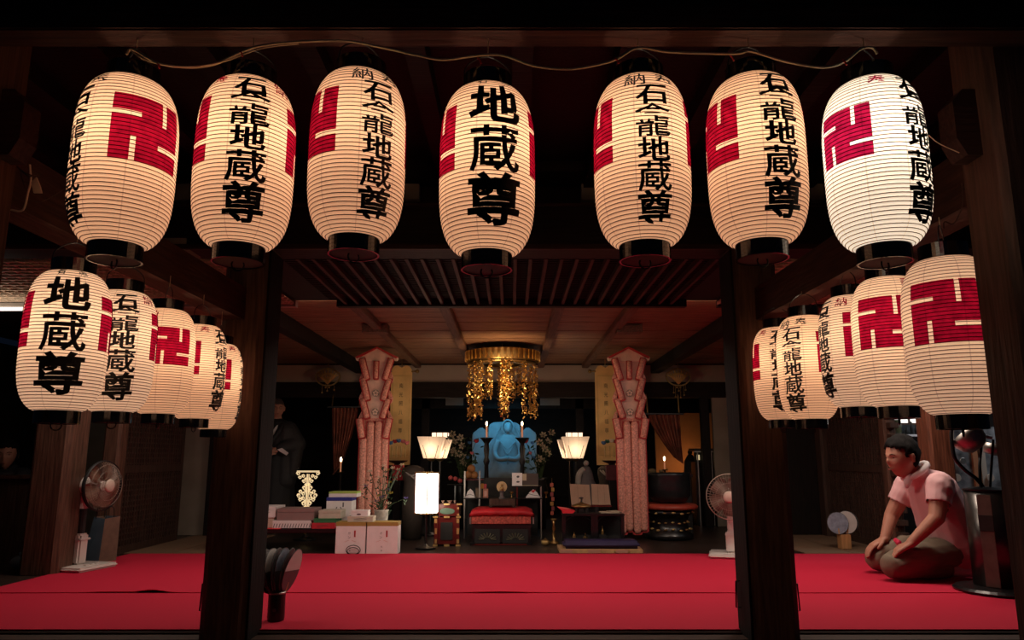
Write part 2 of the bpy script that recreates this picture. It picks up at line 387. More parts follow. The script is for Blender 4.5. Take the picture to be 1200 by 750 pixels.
# slatted soffit in the middle bay: every slat its own piece over a dark board
so = struct('ceiling_soffit', BX(PL - 0.2, 3.44, SOF + 0.035, PR + 0.3, 4.55, SOF + 0.05), M['post_black'])
sl_bm = BX(-0.009, 3.44, SOF, 0.009, 4.53, SOF + 0.03)
first = None; x = PL + 0.16; k = 0
sp = 0.0765
while x < PR - 0.05:
    if first is None: first = obj('slat', sl_bm, M['slat'], so, loc=(x, 0, 0))
    else: share('slat', first, so, (x, 0, 0))
    x += sp
cr = B()
for k in range(30): box(cr, PL + 0.05, 3.46 + k * 0.036, SOF + 0.031, PR - 0.02, 3.468 + k * 0.036, SOF + 0.035)
o = obj('cross_battens', cr, M['beam_dark'], so); o['kind'] = 'stuff'
obj('end_rail', BX(PL + 0.1, 4.51, SOF - 0.012, PR, 4.57, SOF + 0.05), M['beam_dark'], so)
# open lattices over the two side bays
for nm, x0, x1 in (('left', -4.4, PL - 0.16), ('right', PR + 0.2, 4.4)):
    bm = B(); x = x0
    while x < x1: box(bm, x - 0.006, 3.46, SOF, x + 0.006, 4.52, SOF + 0.018); x += 0.075
    y = 3.47
    while y < 4.52: box(bm, x0, y - 0.005, SOF - 0.006, x1, y + 0.005, SOF + 0.008); y += 0.062
    lt = struct('ceiling_lattice_' + nm, BX(x0, 3.44, SOF + 0.12, x1, 4.55, SOF + 0.13), M['post_black'])
    o = obj('lattice_bars', bm, M['lattice'], lt); o['kind'] = 'stuff'
    obj('edge_rail', BX(x0, 4.51, SOF - 0.014, x1, 4.56, SOF + 0.03), M['plaster_dim'] if nm == 'left' else M['beam_dark'], lt)

# fluorescent tube at the far edge of the left lattice
p = at(12, 362, 4.45); tl = thing('tube_lamp', 'short bright tube lamp at the left picture edge below the ceiling lattice', 'lamp', (p.x - .42, 4.45, p.z))
obj('tube', tf(lathe(B(), [(.012, -.5), (.012, .5)], 12), Matrix.Rotation(PI / 2, 4, 'Y')), M['tube_glow'], tl); obj('tube_housing', BX(-.52, -.02, .014, .52, .02, SOF - .006 - p.z), M['plaster_dim'], tl)
light('tube_light', 'AREA', (0.1, -.25, -.25), 3.5, (1.0, 0.86, 0.72), 1.0, rot=(math.radians(165), 0, 0), size_y=.05, parent=tl)

# boarded ceiling of the hall, one object per board, with rafters under it
ce = struct('ceiling', BX(-4.6, 4.57, CEIL + 0.02, 4.6, 11, CEIL + 0.05), M['post_black'])
bd = BX(-3.3, 0, CEIL, 3.3, 0.196, CEIL + 0.02, 0.003); b0 = None
for k in range(18):
    loc = (random.uniform(-0.05, 0.05), 4.60 + k * 0.2, random.uniform(0, 0.004))
    if b0 is None: b0 = obj('board', bd, M['board'], ce, loc=loc)
    else: share('board', b0, ce, loc)
for i, (px) in enumerate((425, 524, 653, 736)):
    q = at(px, 366, (CEIL - EYE) / (ray(px, 362)[2] / ray(px, 362)[1])).x
    obj('rafter', BX(q - 0.035, 4.575, CEIL - 0.05, q + 0.035, BACK - 0.02, CEIL + 0.001, 0.004), M['rafter'], ce)
for px in (440, 737):
    q = at(px, 394, 5.7); bk = prism(B(), [(-.10, -.07), (.10, -.07), (.10, .0), (.03, -.025), (-.03, -.025), (-.10, .0)], 5.64, 5.76)
    tf(bk, Matrix.Translation((q.x, 0, CEIL))); obj('bracket_block', bk, M['rafter'], ce)
for q in (-2.9, -1.72, 1.62, 2.8):
    obj('rafter', BX(q - 0.05, 4.575, CEIL - 0.11, q + 0.05, BACK - 0.02, CEIL + 0.001, 0.004), M['post_black'], ce)

# rear lintel: white plaster frieze over a dark beam
z0 = at(600, 448, BACK).z; z1 = CEIL; zz = at(600, 466, BACK).z
wb = struct('wall_back_frieze', BX(-4.5, BACK, z0, 4.5, BACK + 0.06, z1), M['plaster'])
struct('trim_back_lintel', BX(-4.5, BACK - 0.03, zz, 4.5, BACK + 0.10, z0, 0.004), M['beam_dark'])
struct('trim_back_top', BX(-4.5, BACK - 0.02, z1 - 0.014, 4.5, BACK - 0.002, z1 + 0.01), M['beam_dark'])
struct('ceiling_sanctuary', BX(-4.5, BACK + 0.1, 1.86, 4.5, 10.9, 1.9), M['post_black'])
struct('wall_back', BX(-4.6, 10.5, 0, 4.6, 10.6, 1.9), M['beam_dark'])
z0 = at(600, 476, 9.4).z; z1 = at(600, 466, 9.4).z
nb = struct('trim_sanctuary_beam', BX(-1.35, 9.40, z0 - 0.03, 1.2, 9.50, z1 + 0.10), M['post_black'])
for x0, x1 in ((522, 543), (633, 656)):
    p0 = at(x0, 475, 9.38); p1 = at(x1, 466, 9.38)
    struct('wall_plaster_block', BX(p0.x, 9.385, p0.z, p1.x, 9.41, p1.z), M['plaster_dim'])
for px in (498, 680):
    q = at(px, 540, 9.42)
    struct('trim_sanctuary_post', BX(q.x - 0.05, 9.40, 0, q.x + 0.05, 9.5, 1.75), M['beam_dark'])
# grey wall panel and posts at the right end of the sanctuary
p0 = at(839, 600, BACK + .05); p1 = at(850, 466, BACK + .05)
struct('wall_right_panel', BX(p0.x, BACK, 0, p1.x + .05, BACK + .04, p1.z), M['plaster_dim'])
p0 = at(826, 600, BACK); 
struct('trim_panel_post', BX(p0.x, BACK - .04, 0, p0.x + .09, BACK + .04, zz), M['post_black'])
p0 = at(771, 600, 9.3); p1 = at(829, 484, 9.3)
struct('wall_amber', BX(p0.x, 9.3, 0.0, p1.x + .2, 9.34, p1.z), M['amber_wall'])

# side walls of the hall: lattice shutters between posts, as the photograph shows them
def shutter(name, X, y0, y1, inner, z1=1.7):
    root = struct(name, BX(X + inner * 0.0 - 0.012, y0, 0, X + 0.012, y1, z1), M['post_black'])
    fr = B()
    for y in (y0, y1 - 0.05): box(fr, X - 0.03, y, 0, X + 0.03, y + 0.05, z1)
    for z in (0.0, 0.62, z1 - 0.06): box(fr, X - 0.03, y0 + 0.05, z, X + 0.03, y1 - 0.05, z + 0.06)
    obj('frame', fr, M['shutter'], root)
    bm = B(); y = y0 + 0.08
    while y < y1 - 0.06: box(bm, X - 0.026, y, 0.06, X + 0.026, y + 0.012, z1 - 0.06); y += 0.042
    z = 0.1
    while z < z1 - 0.08: box(bm, X - 0.02, y0 + 0.05, z, X + 0.02, y1 - 0.05, z + 0.012); z += 0.042
    o = obj('lattice_bars', bm, M['shutter'], root); o['kind'] = 'stuff'
    return root
shutter('wall_left_shutter', -SIDE, 5.72, 6.86, 1)
shutter('wall_left_far_shutter', -SIDE - 1.5, 3.6, 6.4, 1)
shutter('wall_right_shutter', SIDE, 6.06, 7.2, -1)
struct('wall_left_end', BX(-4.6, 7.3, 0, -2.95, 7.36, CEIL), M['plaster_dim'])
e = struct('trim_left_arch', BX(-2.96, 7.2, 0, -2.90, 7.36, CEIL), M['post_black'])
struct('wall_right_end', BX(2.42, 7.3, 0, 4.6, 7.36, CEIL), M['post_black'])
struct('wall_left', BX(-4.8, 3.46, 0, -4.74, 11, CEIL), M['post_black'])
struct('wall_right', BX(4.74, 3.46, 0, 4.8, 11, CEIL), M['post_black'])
pillar('wooden_pillar', 'dark square pillar behind the white fan at the left edge of the carpet', -3.06, 5.0, 0.25, 0, CEIL, M['post'])
pillar('wooden_pillar', 'slim dark post at the near end of the left lattice wall, behind the paper bag', -3.05, 5.66, 0.13, 0, CEIL, M['post'], 0.02)
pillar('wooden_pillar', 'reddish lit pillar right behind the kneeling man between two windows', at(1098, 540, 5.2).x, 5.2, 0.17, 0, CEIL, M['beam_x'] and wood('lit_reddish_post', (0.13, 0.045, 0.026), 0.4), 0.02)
pillar('wooden_pillar', 'slim dark post at the near end of the right lattice wall', SIDE - 0.02, 5.98, 0.10, 0, CEIL, M['post'], 0.015)
pillar('wooden_pillar', 'dark post at the far end of the right lattice wall, above the round fans', SIDE - 0.0, 7.22, 0.16, 0, CEIL, M['shutter'], 0.02)
for k in range(16):
    obj('rung', BX(SIDE - 0.055, 5.86, 0.12 + k * 0.095, SIDE + 0.02, 5.93, 0.165 + k * 0.095, 0.004), M['shutter'], bpy.data.objects['wall_right_shutter'])

# ================================================================== LANTERNS
R, HH = 0.0985, 0.180          # body radius and half height
def prof(t):                   # t in -1..1 -> radius
    return R * (0.50 + 0.50 * (1 - abs(t) ** 3.8) ** 0.60)
NS = 400
_z = [-HH + 2 * HH * i / NS for i in range(NS + 1)]; _r = [prof(z / HH) for z in _z]; _s = [0.0]
for i in range(NS): _s.append(_s[-1] + math.hypot(_z[i + 1] - _z[i], _r[i + 1] - _r[i]))
_tot = _s[-1]; _s = [s - _tot / 2 for s in _s]
def on_prof(s):
    s = max(_s[0] + 1e-5, min(_s[-1] - 1e-5, s)); lo, hi = 0, NS
    while hi - lo > 1:
        m = (lo + hi) // 2
        if _s[m] <= s: lo = m
        else: hi = m
    k = (s - _s[lo]) / (_s[hi] - _s[lo]); return _r[lo] + (_r[hi] - _r[lo]) * k, _z[lo] + (_z[hi] - _z[lo]) * k
NR = 46
def paper_mesh():
    bm = B(); seg = 64; rings = []
    for i in range(NR * 4 + 1):
        s = -_tot / 2 + _tot * i / (NR * 4); r, z = on_prof(s)
        r += 0.0016 * abs(math.sin(PI * i / 4))
        rings.append([bm.verts.new((r * math.cos(2 * PI * k / seg), r * math.sin(2 * PI * k / seg), z)) for k in range(seg)])
    for a, b in zip(rings, rings[1:]):
        for k in range(seg): bm.faces.new((a[k], a[(k + 1) % seg], b[(k + 1) % seg], b[k]))
    return bm
def rib_mesh():
    bm = B(); seg = 48
    for i in range(1, NR):
        s = -_tot / 2 + _tot * i / NR; r, z = on_prof(s); q = 0.0010; r += 0.0006
        rings = [[bm.verts.new(((r + dr) * math.cos(2 * PI * k / seg), (r + dr) * math.sin(2 * PI * k / seg), z + dz)) for k in range(seg)] for dr, dz in ((q, 0), (0, q), (-q, 0), (0, -q))]
        for a in range(4):
            A, D = rings[a], rings[(a + 1) % 4]
            for k in range(seg): bm.faces.new((A[k], A[(k + 1) % seg], D[(k + 1) % seg], D[k]))
    return bm
def wrap(bm, u0=0.0, off=0.0028, rough=0.0012):     # flat x,z layout -> onto the lantern, facing -y
    xs = [v.co.x for v in bm.verts]; zs = [v.co.z for v in bm.verts]
    x = math.ceil(min(xs) / 0.012) * 0.012
    while x < max(xs):
        g = list(bm.verts) + list(bm.edges) + list(bm.faces)
        bmesh.ops.bisect_plane(bm, geom=g, plane_co=(x, 0, 0), plane_no=(1, 0, 0)); x += 0.012
    z = math.ceil(min(zs) / 0.0085) * 0.0085
    while z < max(zs):
        g = list(bm.verts) + list(bm.edges) + list(bm.faces)
        bmesh.ops.bisect_plane(bm, geom=g, plane_co=(0, 0, z), plane_no=(0, 0, 1)); z += 0.0085
    for v in bm.verts:
        x, z = v.co.x, v.co.z
        if rough:
            n = noise.noise_vector(Vector((x * 110, z * 110, 3))); x += n.x * rough; z += n.y * rough
        r, zz = on_prof(z); a = x / R + u0
        v.co = ((r + off) * math.sin(a), -(r + off) * math.cos(a), zz)
    return bm
OFF = 0.030
def column(kind):
    bm = B()
    if kind == 'big':
        put_glyph(bm, '地', 0, 0.112, 0.108, 0.092, OFF, 0.04); put_glyph(bm, '蔵', 0, 0.012, 0.102, 0.098, 0.016, 0.04)
        put_glyph(bm, '尊', 0, -0.092, 0.112, 0.108, OFF, 0.03)
        put_glyph(bm, '石', -0.030, 0.176, 0.026, 0.022, OFF); put_glyph(bm, '龕', 0.036, 0.176, 0.028, 0.024, OFF)
    elif kind == 'full':
        for ch, v, h, wd in (('石', 0.140, 0.050, 0.072), ('龕', 0.086, 0.078, 0.082), ('地', 0.022, 0.052, 0.068), ('蔵', -0.038, 0.066, 0.078), ('尊', -0.112, 0.084, 0.084)):
            put_glyph(bm, ch, 0, v, wd, h, OFF * {'龕': .30, '蔵': .55}.get(ch, .9), 0.05)
    elif kind == 'donated':
        for ch, v, h, wd in (('石', 0.110, 0.046, 0.070), ('龕', 0.052, 0.072, 0.072), ('地', -0.010, 0.052, 0.064), ('蔵', -0.066, 0.060, 0.068), ('尊', -0.130, 0.072, 0.074)):
            put_glyph(bm, ch, 0, v, wd, h, OFF * {'龕': .25, '蔵': .45}.get(ch, .75), 0.05)
        put_glyph(bm, '納', -0.036, 0.152, 0.048, 0.038, OFF * .3); put_glyph(bm, '奉', 0.036, 0.152, 0.048, 0.038, OFF * .3)
    return wrap(bm)
def red_mark(ch, u):
    bm = B(); put_glyph(bm, ch, u, 0.156, 0.042, 0.034, OFF * .5); return wrap(bm)
def crest(scale):              # a square cut by four slits
    bm = B(); n = 0.142 * scale; a, b, h, L = 0.29, 0.71, 0.034, 0.37
    br = sorted([0, a - h, a + h, L, 1 - L, b - h, b + h, 1])
    for x0, x1 in zip(br, br[1:]):
        for z0, z1 in zip(br, br[1:]):
            x, z = (x0 + x1) / 2, (z0 + z1) / 2
            if (x < L and abs(z - b) < h) or (x > 1 - L and abs(z - a) < h) or (z < L and abs(x - a) < h) or (z > 1 - L and abs(x - b) < h): continue
            bm.faces.new([bm.verts.new(((p - 0.5) * n, 0, 0.044 + (q - 0.5) * n)) for p, q in ((x0, z0), (x1, z0), (x1, z1), (x0, z1))])
    return wrap(bm, rough=0.0003, off=0.0030)
_lib = {}
def lib(key, fn, m, parent, nm):
    if key not in _lib: _lib[key] = obj(nm, fn(), m, parent, smooth=(nm in ('paper_shade', 'bamboo_ribs'))); return _lib[key]
    return share(nm, _lib[key], parent, loc=(0, 0, 0), rot=(0, 0, 0))
def cap_ring(z0, z1, r):
    bm = B()
    lathe(bm, [(r, z0), (r, z1), (r * 0.93, z1), (r * 0.93, z0), (r, z0)], 40, caps=False); return bm
def paper_lantern(label, c, apparent, kind, group, sc_=1.0, crest_s=1.0, paper='washi', power=1.0, bulb=WARM, top=True, beam_z=None, upper_marks=True):
    phi = math.atan2(c[0], c[1]); rz = math.radians(apparent) - phi
    t = thing('paper_lantern', label, 'lantern', c, rz, group); t.scale = (sc_,) * 3
    lib('paper' + paper, paper_mesh, M[paper], t, 'paper_shade')
    o = lib('ribs', rib_mesh, flat('rib_bamboo', (0.20, 0.10, 0.05)), t, 'bamboo_ribs'); o['kind'] = 'stuff'
    lib('low', lambda: cap_ring(-HH - 0.032, -HH + 0.004, 0.0525), M['cap_black'], t, 'bottom_ring')
    lib('plate', lambda: lathe(B(), [(0.050, -HH - 0.030), (0.050, -HH - 0.024)], 32), flat('ring_base', (0.30, 0.14, 0.11)), t, 'base_plate')
    lib('hook', lambda: tube(B(), [(0.012 * math.cos(q), 0, -HH - 0.036 + 0.012 * math.sin(q)) for q in [2 * PI * i / 12 for i in range(12)]], 0.0018, 5, closed=True), M['iron'], t, 'base_hook')
    lib('up', lambda: cap_ring(HH - 0.004, HH + 0.034, 0.0525), M['cap_black'], t, 'top_ring')
    lib('wire', lambda: tube(B(), smooth_pts([(-0.052, 0, HH + 0.02), (-0.045, 0, HH + 0.06), (0, 0, HH + 0.085), (0.045, 0, HH + 0.06), (0.052, 0, HH + 0.02)], 4), 0.0016, 5), M['iron'], t, 'carrying_wire')
    if beam_z: obj('hanging_cord', tube(B(), [(0, 0, HH + 0.084), (0, 0, (beam_z - c[2]) / sc_)], 0.0014, 5), M['cable'], t)
    lib('col' + kind, lambda: column(kind), M['ink'], t, 'lettering')
    if kind == 'full' and upper_marks:
        lib('redm0', lambda: red_mark('奉', -0.078), M['stain_red'], t, 'red_lettering'); lib('redm1', lambda: red_mark('納', 0.078), M['stain_red'], t, 'red_lettering')
    for s in (-1, 1):
        k = 'crest%.2f' % crest_s
        if k not in _lib: _lib[k] = obj('crest', crest(crest_s), M['stain_red'], t); q = _lib[k]
        else: q = share('crest', _lib[k], t)
        q.rotation_euler = (0, 0, s * PI / 2); q.location = (0, 0, 0)
    bl = light('bulb', 'POINT', (0, 0, 0.045), 0.84 * power, bulb, 0.022, parent=t)
    return t

FR = 'paper lanterns of the front row'
fz = 1.645
def place(px, py, h, Y=None):
    u, ry, rz = ray(px, py); zc = F * 0.38 / h; k = zc if Y is None else Y / ry
    return (u * k, ry * k, EYE + rz * k)
def front(label, px, py, app, kind, Y=1.44, **k):
    c = place(px, py, 212, Y); paper_lantern(label, c, app, kind, FR, beam_z=fz, **k)
front('leftmost front row lantern, red crest facing front, writing along its left edge', 146, 192, -67, 'donated')
front('front row lantern second from left, black writing down its middle, crests at both edges', 287, 194, 1, 'full')
front('front row lantern third from left, writing right of centre, red crest at left', 419, 185, 23, 'donated', power=0.75)
front('middle lantern of the front row with the three largest black characters', 571, 202, 9, 'big')
front('front row lantern just right of the middle one, slim black writing', 752, 192, 15, 'donated')
front('front row lantern second from right, writing on its right, crest on its left', 886, 190, 31, 'full', upper_marks=False)
front('rightmost lantern of the front row, whitest paper with a smaller red crest', 1026, 194, 57, 'full', crest_s=0.80, paper='washi_white', bulb=(1.0, 0.88, 0.72), power=1.15)
SL, SR = 'paper lanterns of the left side row', 'paper lanterns of the right side row'
def side(label, px, py, Y, app, kind, grp, h=None, **k):
    u, ry, rz = ray(px, py); kk = Y / ry; X = u * kk; hh = (h * kk / F) / 0.365
    paper_lantern(label, (X, Y, EYE + rz * kk), app, kind, grp, sc_=hh, beam_z=1.36, **k)
side('nearest lantern of the left side row with three large black characters', 77, 400, 1.86, -4, 'big', SL, 165, paper='washi_grey', power=0.8)
side('second lantern of the left side row, slim black writing facing front', 139, 412, 2.12, 4, 'full', SL, 143, paper='washi_grey', power=0.8)
side('third lantern of the left side row, whole red crest facing front', 191, 424, 2.42, -77, 'full', SL, 124, power=0.9, crest_s=0.9)
side('fourth lantern of the left side row, red crest half turned to the left', 232, 436, 2.72, 55, 'full', SL, 111, power=0.9, crest_s=0.9)
side('farthest lantern of the left side row, mostly behind the fourth', 254, 453, 3.02, 84, 'full', SL, 101, power=0.9, crest_s=0.9)
side('nearest right side lantern, large dark red crest, cut off by the porch post', 1116, 394, 1.80, 84, 'full', SR, 186, paper='washi_grey', power=0.5, crest_s=1.0, upper_marks=False)
side('second lantern of the right side row with a bright red crest facing front', 1045, 401, 2.10, 82, 'full', SR, 153, power=1.0, paper='washi_grey')
side('third right side lantern, part of a crest at right, writing along left edge', 1000, 412, 2.38, -62, 'full', SR, 132, paper='washi_grey', power=0.8)
side('fourth right side lantern, black writing left of centre below small black marks', 946, 431, 2.66, -28, 'donated', SR, 122, paper='washi', power=1.2)
side('farthest lantern of the right side row, black writing facing front', 914, 438, 2.98, 4, 'full', SR, 109, power=0.9)

# cables strung along the beams
def cable(name, label, pts, r, m=M['cable'], cat='cable'):
    return tag(obj(name, tube(B(), smooth_pts(pts, 6), r, 6), m), label, cat)
W = lambda px, py, Y=1.375: at(px, py, Y)
cab = cable('power_cable', 'pale cable hung in waves along the porch beam above the lanterns',
      [W(148, 64), W(153, 58), W(162, 61), W(185, 74), W(220, 79), W(252, 75), W(285, 60), W(310, 53), W(350, 49), W(405, 48), W(445, 55), W(490, 65), W(520, 70), W(560, 65), W(590, 65), W(625, 77), W(665, 81), W(700, 76), W(723, 69), W(748, 56), W(785, 61), W(860, 63), W(880, 60), W(920, 72), W(965, 79), W(990, 72), W(1008, 58), W(1022, 56), W(1028, 63)], 0.0030)
obj('cable_strand', tube(B(), smooth_pts([W(153, 59, 1.370), W(175, 72, 1.370), W(220, 78, 1.370), W(262, 72, 1.370), W(305, 57, 1.370), W(350, 51, 1.370)], 6), 0.0016, 5), M['cable'], cab)
for (x, y) in ((186, 76), (283, 62), (562, 70), (723, 70), (858, 67), (990, 72)):
    p = W(x, y, 1.370); obj('red_tie', tube(B(), [p + Vector((-.004, 0, .004)), p, p + Vector((.003, -.001, -.009))], 0.0018, 5), M['red_tape'], cab)
cable('side_cable', 'thin pale cable sagging between tie beam and lanterns of the right row', [at(980, 362, 2.9), at(990, 346, 2.8), at(998, 345, 2.78), at(1002, 352, 2.75), at(1012, 337, 2.5), at(1022, 323, 2.2), at(1040, 322, 2.1)], 0.003)
cable('post_cable', 'faint brown cable running from the rightmost front lantern to the right post', [at(1088, 158, 1.50), at(1100, 168, 1.5), at(1124, 179, 1.5)], 0.0012)
cable('right_post_cable', 'thin brown cable curling beside the right porch post above the nearest side lantern', [at(1106, 268, 1.7), at(1107, 260, 1.7), at(1118, 262, 1.7), at(1128, 240, 1.62), at(1127, 215, 1.6)], 0.0016, M['shutter'])
# folded straw and paper ornament hanging at the upper left post
t = thing('straw_ornament', 'dry twisted straw and paper ornament hanging beside the left porch post', 'ornament', at(37, 214, 1.5))
def rel(t, pts): return [Vector(p) - Vector(t.location) for p in pts]
obj('straw_stalk', tube(B(), rel(t, smooth_pts([at(13, 246, 1.5), at(27, 246, 1.5), at(33, 225, 1.49), at(36, 212, 1.5), at(35, 193, 1.5)], 5)), 0.0022, 6), M['paper'], t)
obj('straw_loop', tube(B(), rel(t, smooth_pts([at(20, 195, 1.5), at(30, 203, 1.49), at(45, 207, 1.5), at(44, 203, 1.5), at(34, 207, 1.49), at(24, 200, 1.5), at(30, 222, 1.5)], 5)), 0.0014, 6), M['shutter'], t)
bm = prism(B(), [(0, 0), (0.010, 0.012), (0.020, -0.008), (0.026, -0.024), (0.008, -0.024)], -0.002, 0.002)
obj('paper_fold', bm, M['paper'], t)
obj('hanging_wire', tube(B(), rel(t, smooth_pts([at(33, 233, 1.5), at(45, 237, 1.5), at(60, 231, 1.5), at(79, 219, 1.5)], 5)), 0.001, 5), M['shutter'], t)

# ================================================================== CARPET
def carpet(name, label, y0, y1, x0, x1, z, bumps):
    bm = B(); nx, ny = 150, 24; g = []
    for j in range(ny + 1):
        row = []
        for i in range(nx + 1):
            x = x0 + (x1 - x0) * i / nx; y = y0 + (y1 - y0) * j / ny
            zz = z + 0.0015 * noise.noise(Vector((x * 1.7, y * 3.0, 0)))
            for (bx, by, bw, bh) in bumps: zz += bh * math.exp(-((x - bx) / bw) ** 2 - ((y - by) / 0.05) ** 2)
            row.append(bm.verts.new((x, y, zz)))
        g.append(row)
    for j in range(ny):
        for i in range(nx): bm.faces.new((g[j][i], g[j][i + 1], g[j + 1][i + 1], g[j + 1][i]))
    r = bmesh.ops.extrude_face_region(bm, geom=list(bm.faces))
    for v in [v for v in r['geom'] if isinstance(v, bmesh.types.BMVert)]: v.co.z -= 0.004
    bmesh.ops.recalc_face_normals(bm, faces=bm.faces)
    return tag(obj(name, bm, M['carpet'], smooth=False), label, 'carpet', 'red felt carpets covering the hall floor')
ys = 4.24
carpet('red_carpet', 'nearer strip of red felt carpet, along the wooden sill', 3.385, ys + 0.02, -2.97, 2.97, 0.004, [])
b1 = onfloor(178, 696); b2 = onfloor(583, 695); b3 = onfloor(130, 697)
carpet('red_carpet', 'farther strip of red felt carpet, in front of the altar furniture', ys, 5.88, -2.97, 2.97, 0.0085, [(b1.x, ys, 0.075, 0.015), (b2.x, ys, 0.16, 0.006), (b3.x, ys, 0.14, 0.004), (0.8, ys, 0.2, 0.003)])

# ================================================================== FURNITURE OF THE HALL
def rectbox(px0, py0, px1, py1, Y0, Y1, bevel=0.0, z0=None):       # a box whose front face spans this much of the view at depth Y0
    a = at(px0, py1, Y0); b = at(px1, py0, Y0); m = at((px0 + px1) / 2, (py0 + py1) / 2, Y0)
    wd = (px1 - px0) * scale_at((py0 + py1) / 2, Y0)
    return (m.x - wd / 2, Y0, a.z if z0 is None else z0, m.x + wd / 2, Y1, b.z)
def RB(px0, py0, px1, py1, Y0, Y1, bevel=0.0, z0=None): return box(B(), *rectbox(px0, py0, px1, py1, Y0, Y1, 0, z0), bevel)
def text_plate(parent, ch, cx, cz, wd, ht, y, m, off=0.0, name='lettering'):
    bm = B(); put_glyph(bm, ch, 0, 0, wd, ht, off); tf(bm, Matrix.Translation((cx, y, cz))); return obj(name, bm, m, parent)

# --- low table with gift boxes at the left
TY = 6.05
tb = rectbox(299, 620, 427, 624, TY, TY + 0.45)
t = thing('low_table', 'low black table carrying gift boxes, left of the tall white cartons', 'table', ((tb[0] + tb[3]) / 2, TY + 0.2, 0))
def loc(bm, t): return tf(bm, Matrix.Translation(-Vector(t.location)))
TT = tb[5]
obj('tabletop', loc(box(B(), tb[0] - .35, tb[1], tb[2] - .005, tb[3], tb[4], TT, 0.004), t), M['black'], t)
obj('red_cloth', loc(box(B(), tb[0] - .3, tb[1] - .004, TT, tb[0] + 0.2, tb[4], TT + 0.004), t), M['red_cloth'], t)
for x in (tb[0] - .3, tb[3] - 0.11, tb[3] - 0.02):
    for y in (TY + 0.01, TY + 0.41): obj('leg', loc(BX(x - .012, y, 0, x + .012, y + .025, TT - .02), t), M['black'], t)
def gift(name, label, r, top, Y0, Y1, m, lidm=None, ang=0, grp='gift boxes on and beside the low table', zbase=None, marks=None):
    x0, _, z0, x1, _, z1 = rectbox(r[0], r[1], r[2], r[3], Y0, Y1)
    if zbase is not None: z1 = zbase + (z1 - z0); z0 = zbase
    cx, cy = (x0 + x1) / 2, (Y0 + Y1) / 2
    t = thing(name, label, 'box', (cx, cy, z0), math.radians(ang), grp)
    w2, d2, h = (x1 - x0) / 2, (Y1 - Y0) / 2, z1 - z0
    lid = min(0.03, h * 0.35)
    obj('box_body', BX(-w2 + .001, -d2 + .001, 0, w2 - .001, d2 - .001, h - lid, 0.0015), m, t)
    obj('lid', BX(-w2, -d2, h - lid + .0008, w2, d2, h, 0.002), lidm or m, t)
    if marks: marks(t, w2, d2, h)
    return z1
def striped(t, w2, d2, h):
    bm = B(); n = 14
    for k in range(n):
        x = -w2 + 2 * w2 * (k + .3) / n
        prism(bm, [(x, h * .08), (x + w2 / n * .5, h * .08), (x + w2 / n * 1.3, h * .6), (x + w2 / n * .8, h * .6)], -d2 - .0006, -d2 + .0004)
    o = obj('stripes', bm, M['ink_grey'], t); o['kind'] = 'stuff'
def noshi(t, w2, d2, h):
    for k, c in enumerate('ガン'): text_plate(t, c, -w2 * .08, h * (.66 - .13 * k), .020, .018, -d2 - .0006, M['ink_grey'])
    obj('noshi_strip', BX(w2 * .24, -d2 - .001, h * .54, w2 * .34, -d2 + .0005, h * .74), M['banner_red'], t)
    bm = B()
    for s in (-1, 1): tube(bm, [(s * .010, -d2 - .0006, h * .44), (s * .045, -d2 - .0006, h * .39)], .0009, 4)
    o = obj('cord_print', bm, M['banner_pink'], t)
    text_plate(t, '石', -w2 * .02, h * .24, .012, .012, -d2 - .0006, M['ink_grey']); text_plate(t, '尊', -w2 * .02, h * .12, .012, .014, -d2 - .0006, M['ink_grey'])
def label_mark(t, w2, d2, h):
    text_plate(t, '八', 0, h * .3, w2 * .9, h * .22, -d2 - .0006, M['ink_grey']); obj('noshi_strip', BX(w2 * .28, -d2 - .001, h * .40, w2 * .38, -d2 + .0005, h * .68), M['ink_grey'], t)
def oval(t, w2, d2, h): 
    bm = lathe(B(), [(h * .30, 0), (h * .30, .001)], 16); tf(bm, Matrix.Rotation(PI / 2, 4, 'X')); tf(bm, Matrix.Diagonal((1.3, 1, .45, 1))); tf(bm, Matrix.Translation((-w2 * .05, -d2 - .0002, h * .35))); obj('oval_label', bm, M['ink_grey'], t)
def slash(t, w2, d2, h):
    bm = B()
    for z in (.25, .5): tube(bm, [(-w2 * .5, -d2 - .0006, h * z), (w2 * .5, -d2 - .0006, h * (z + .25))], .001, 4)
    obj('printed_line', bm, M['ink_grey'], t)
mauve = flat('mauve_wrapping', (0.30, 0.19, 0.18)); green = flat('green_box', (0.04, 0.20, 0.08)); lime = flat('lime_lid', (0.45, 0.62, 0.14)); redb = flat('red_box', (0.62, 0.03, 0.05)); blue = flat('blue_lid', (0.03, 0.04, 0.30)); ochre = flat('ochre_lid', (0.42, 0.27, 0.07)); cream = flat('cream_box', (0.62, 0.55, 0.45))
Z = TT + 0.004
za = gift('gift_box', 'flat white box with fine slanted stripes, front left on the low table', (319, 612, 364, 621), 0, TY + .02, TY + .26, M['card_white'], zbase=Z, marks=striped)
gift('gift_box', 'mauve wrapped box lying on the striped white box', (324, 599, 368, 613), 0, TY + .03, TY + .26, mauve, zbase=za)
zb = gift('gift_box', 'pale wrapped box, lower of two at the table\'s left end', (296, 608, 321, 620), 0, TY + .06, TY + .3, cream, zbase=TT + .004, marks=slash)
gift('gift_box', 'white box with faint line drawing, upper of two at the table\'s left end', (296, 595, 323, 608), 0, TY + .05, TY + .3, M['card_white'], zbase=zb, marks=slash)
zr = gift('gift_box', 'flat red box at the right end of the low table', (365, 615, 391.5, 622), 0, TY + .01, TY + .20, redb, zbase=TT + .0, marks=slash)
zg = gift('gift_box', 'flat green box on top of the red box', (367, 610.5, 394, 615.5), 0, TY + .02, TY + .21, green, zbase=zr)
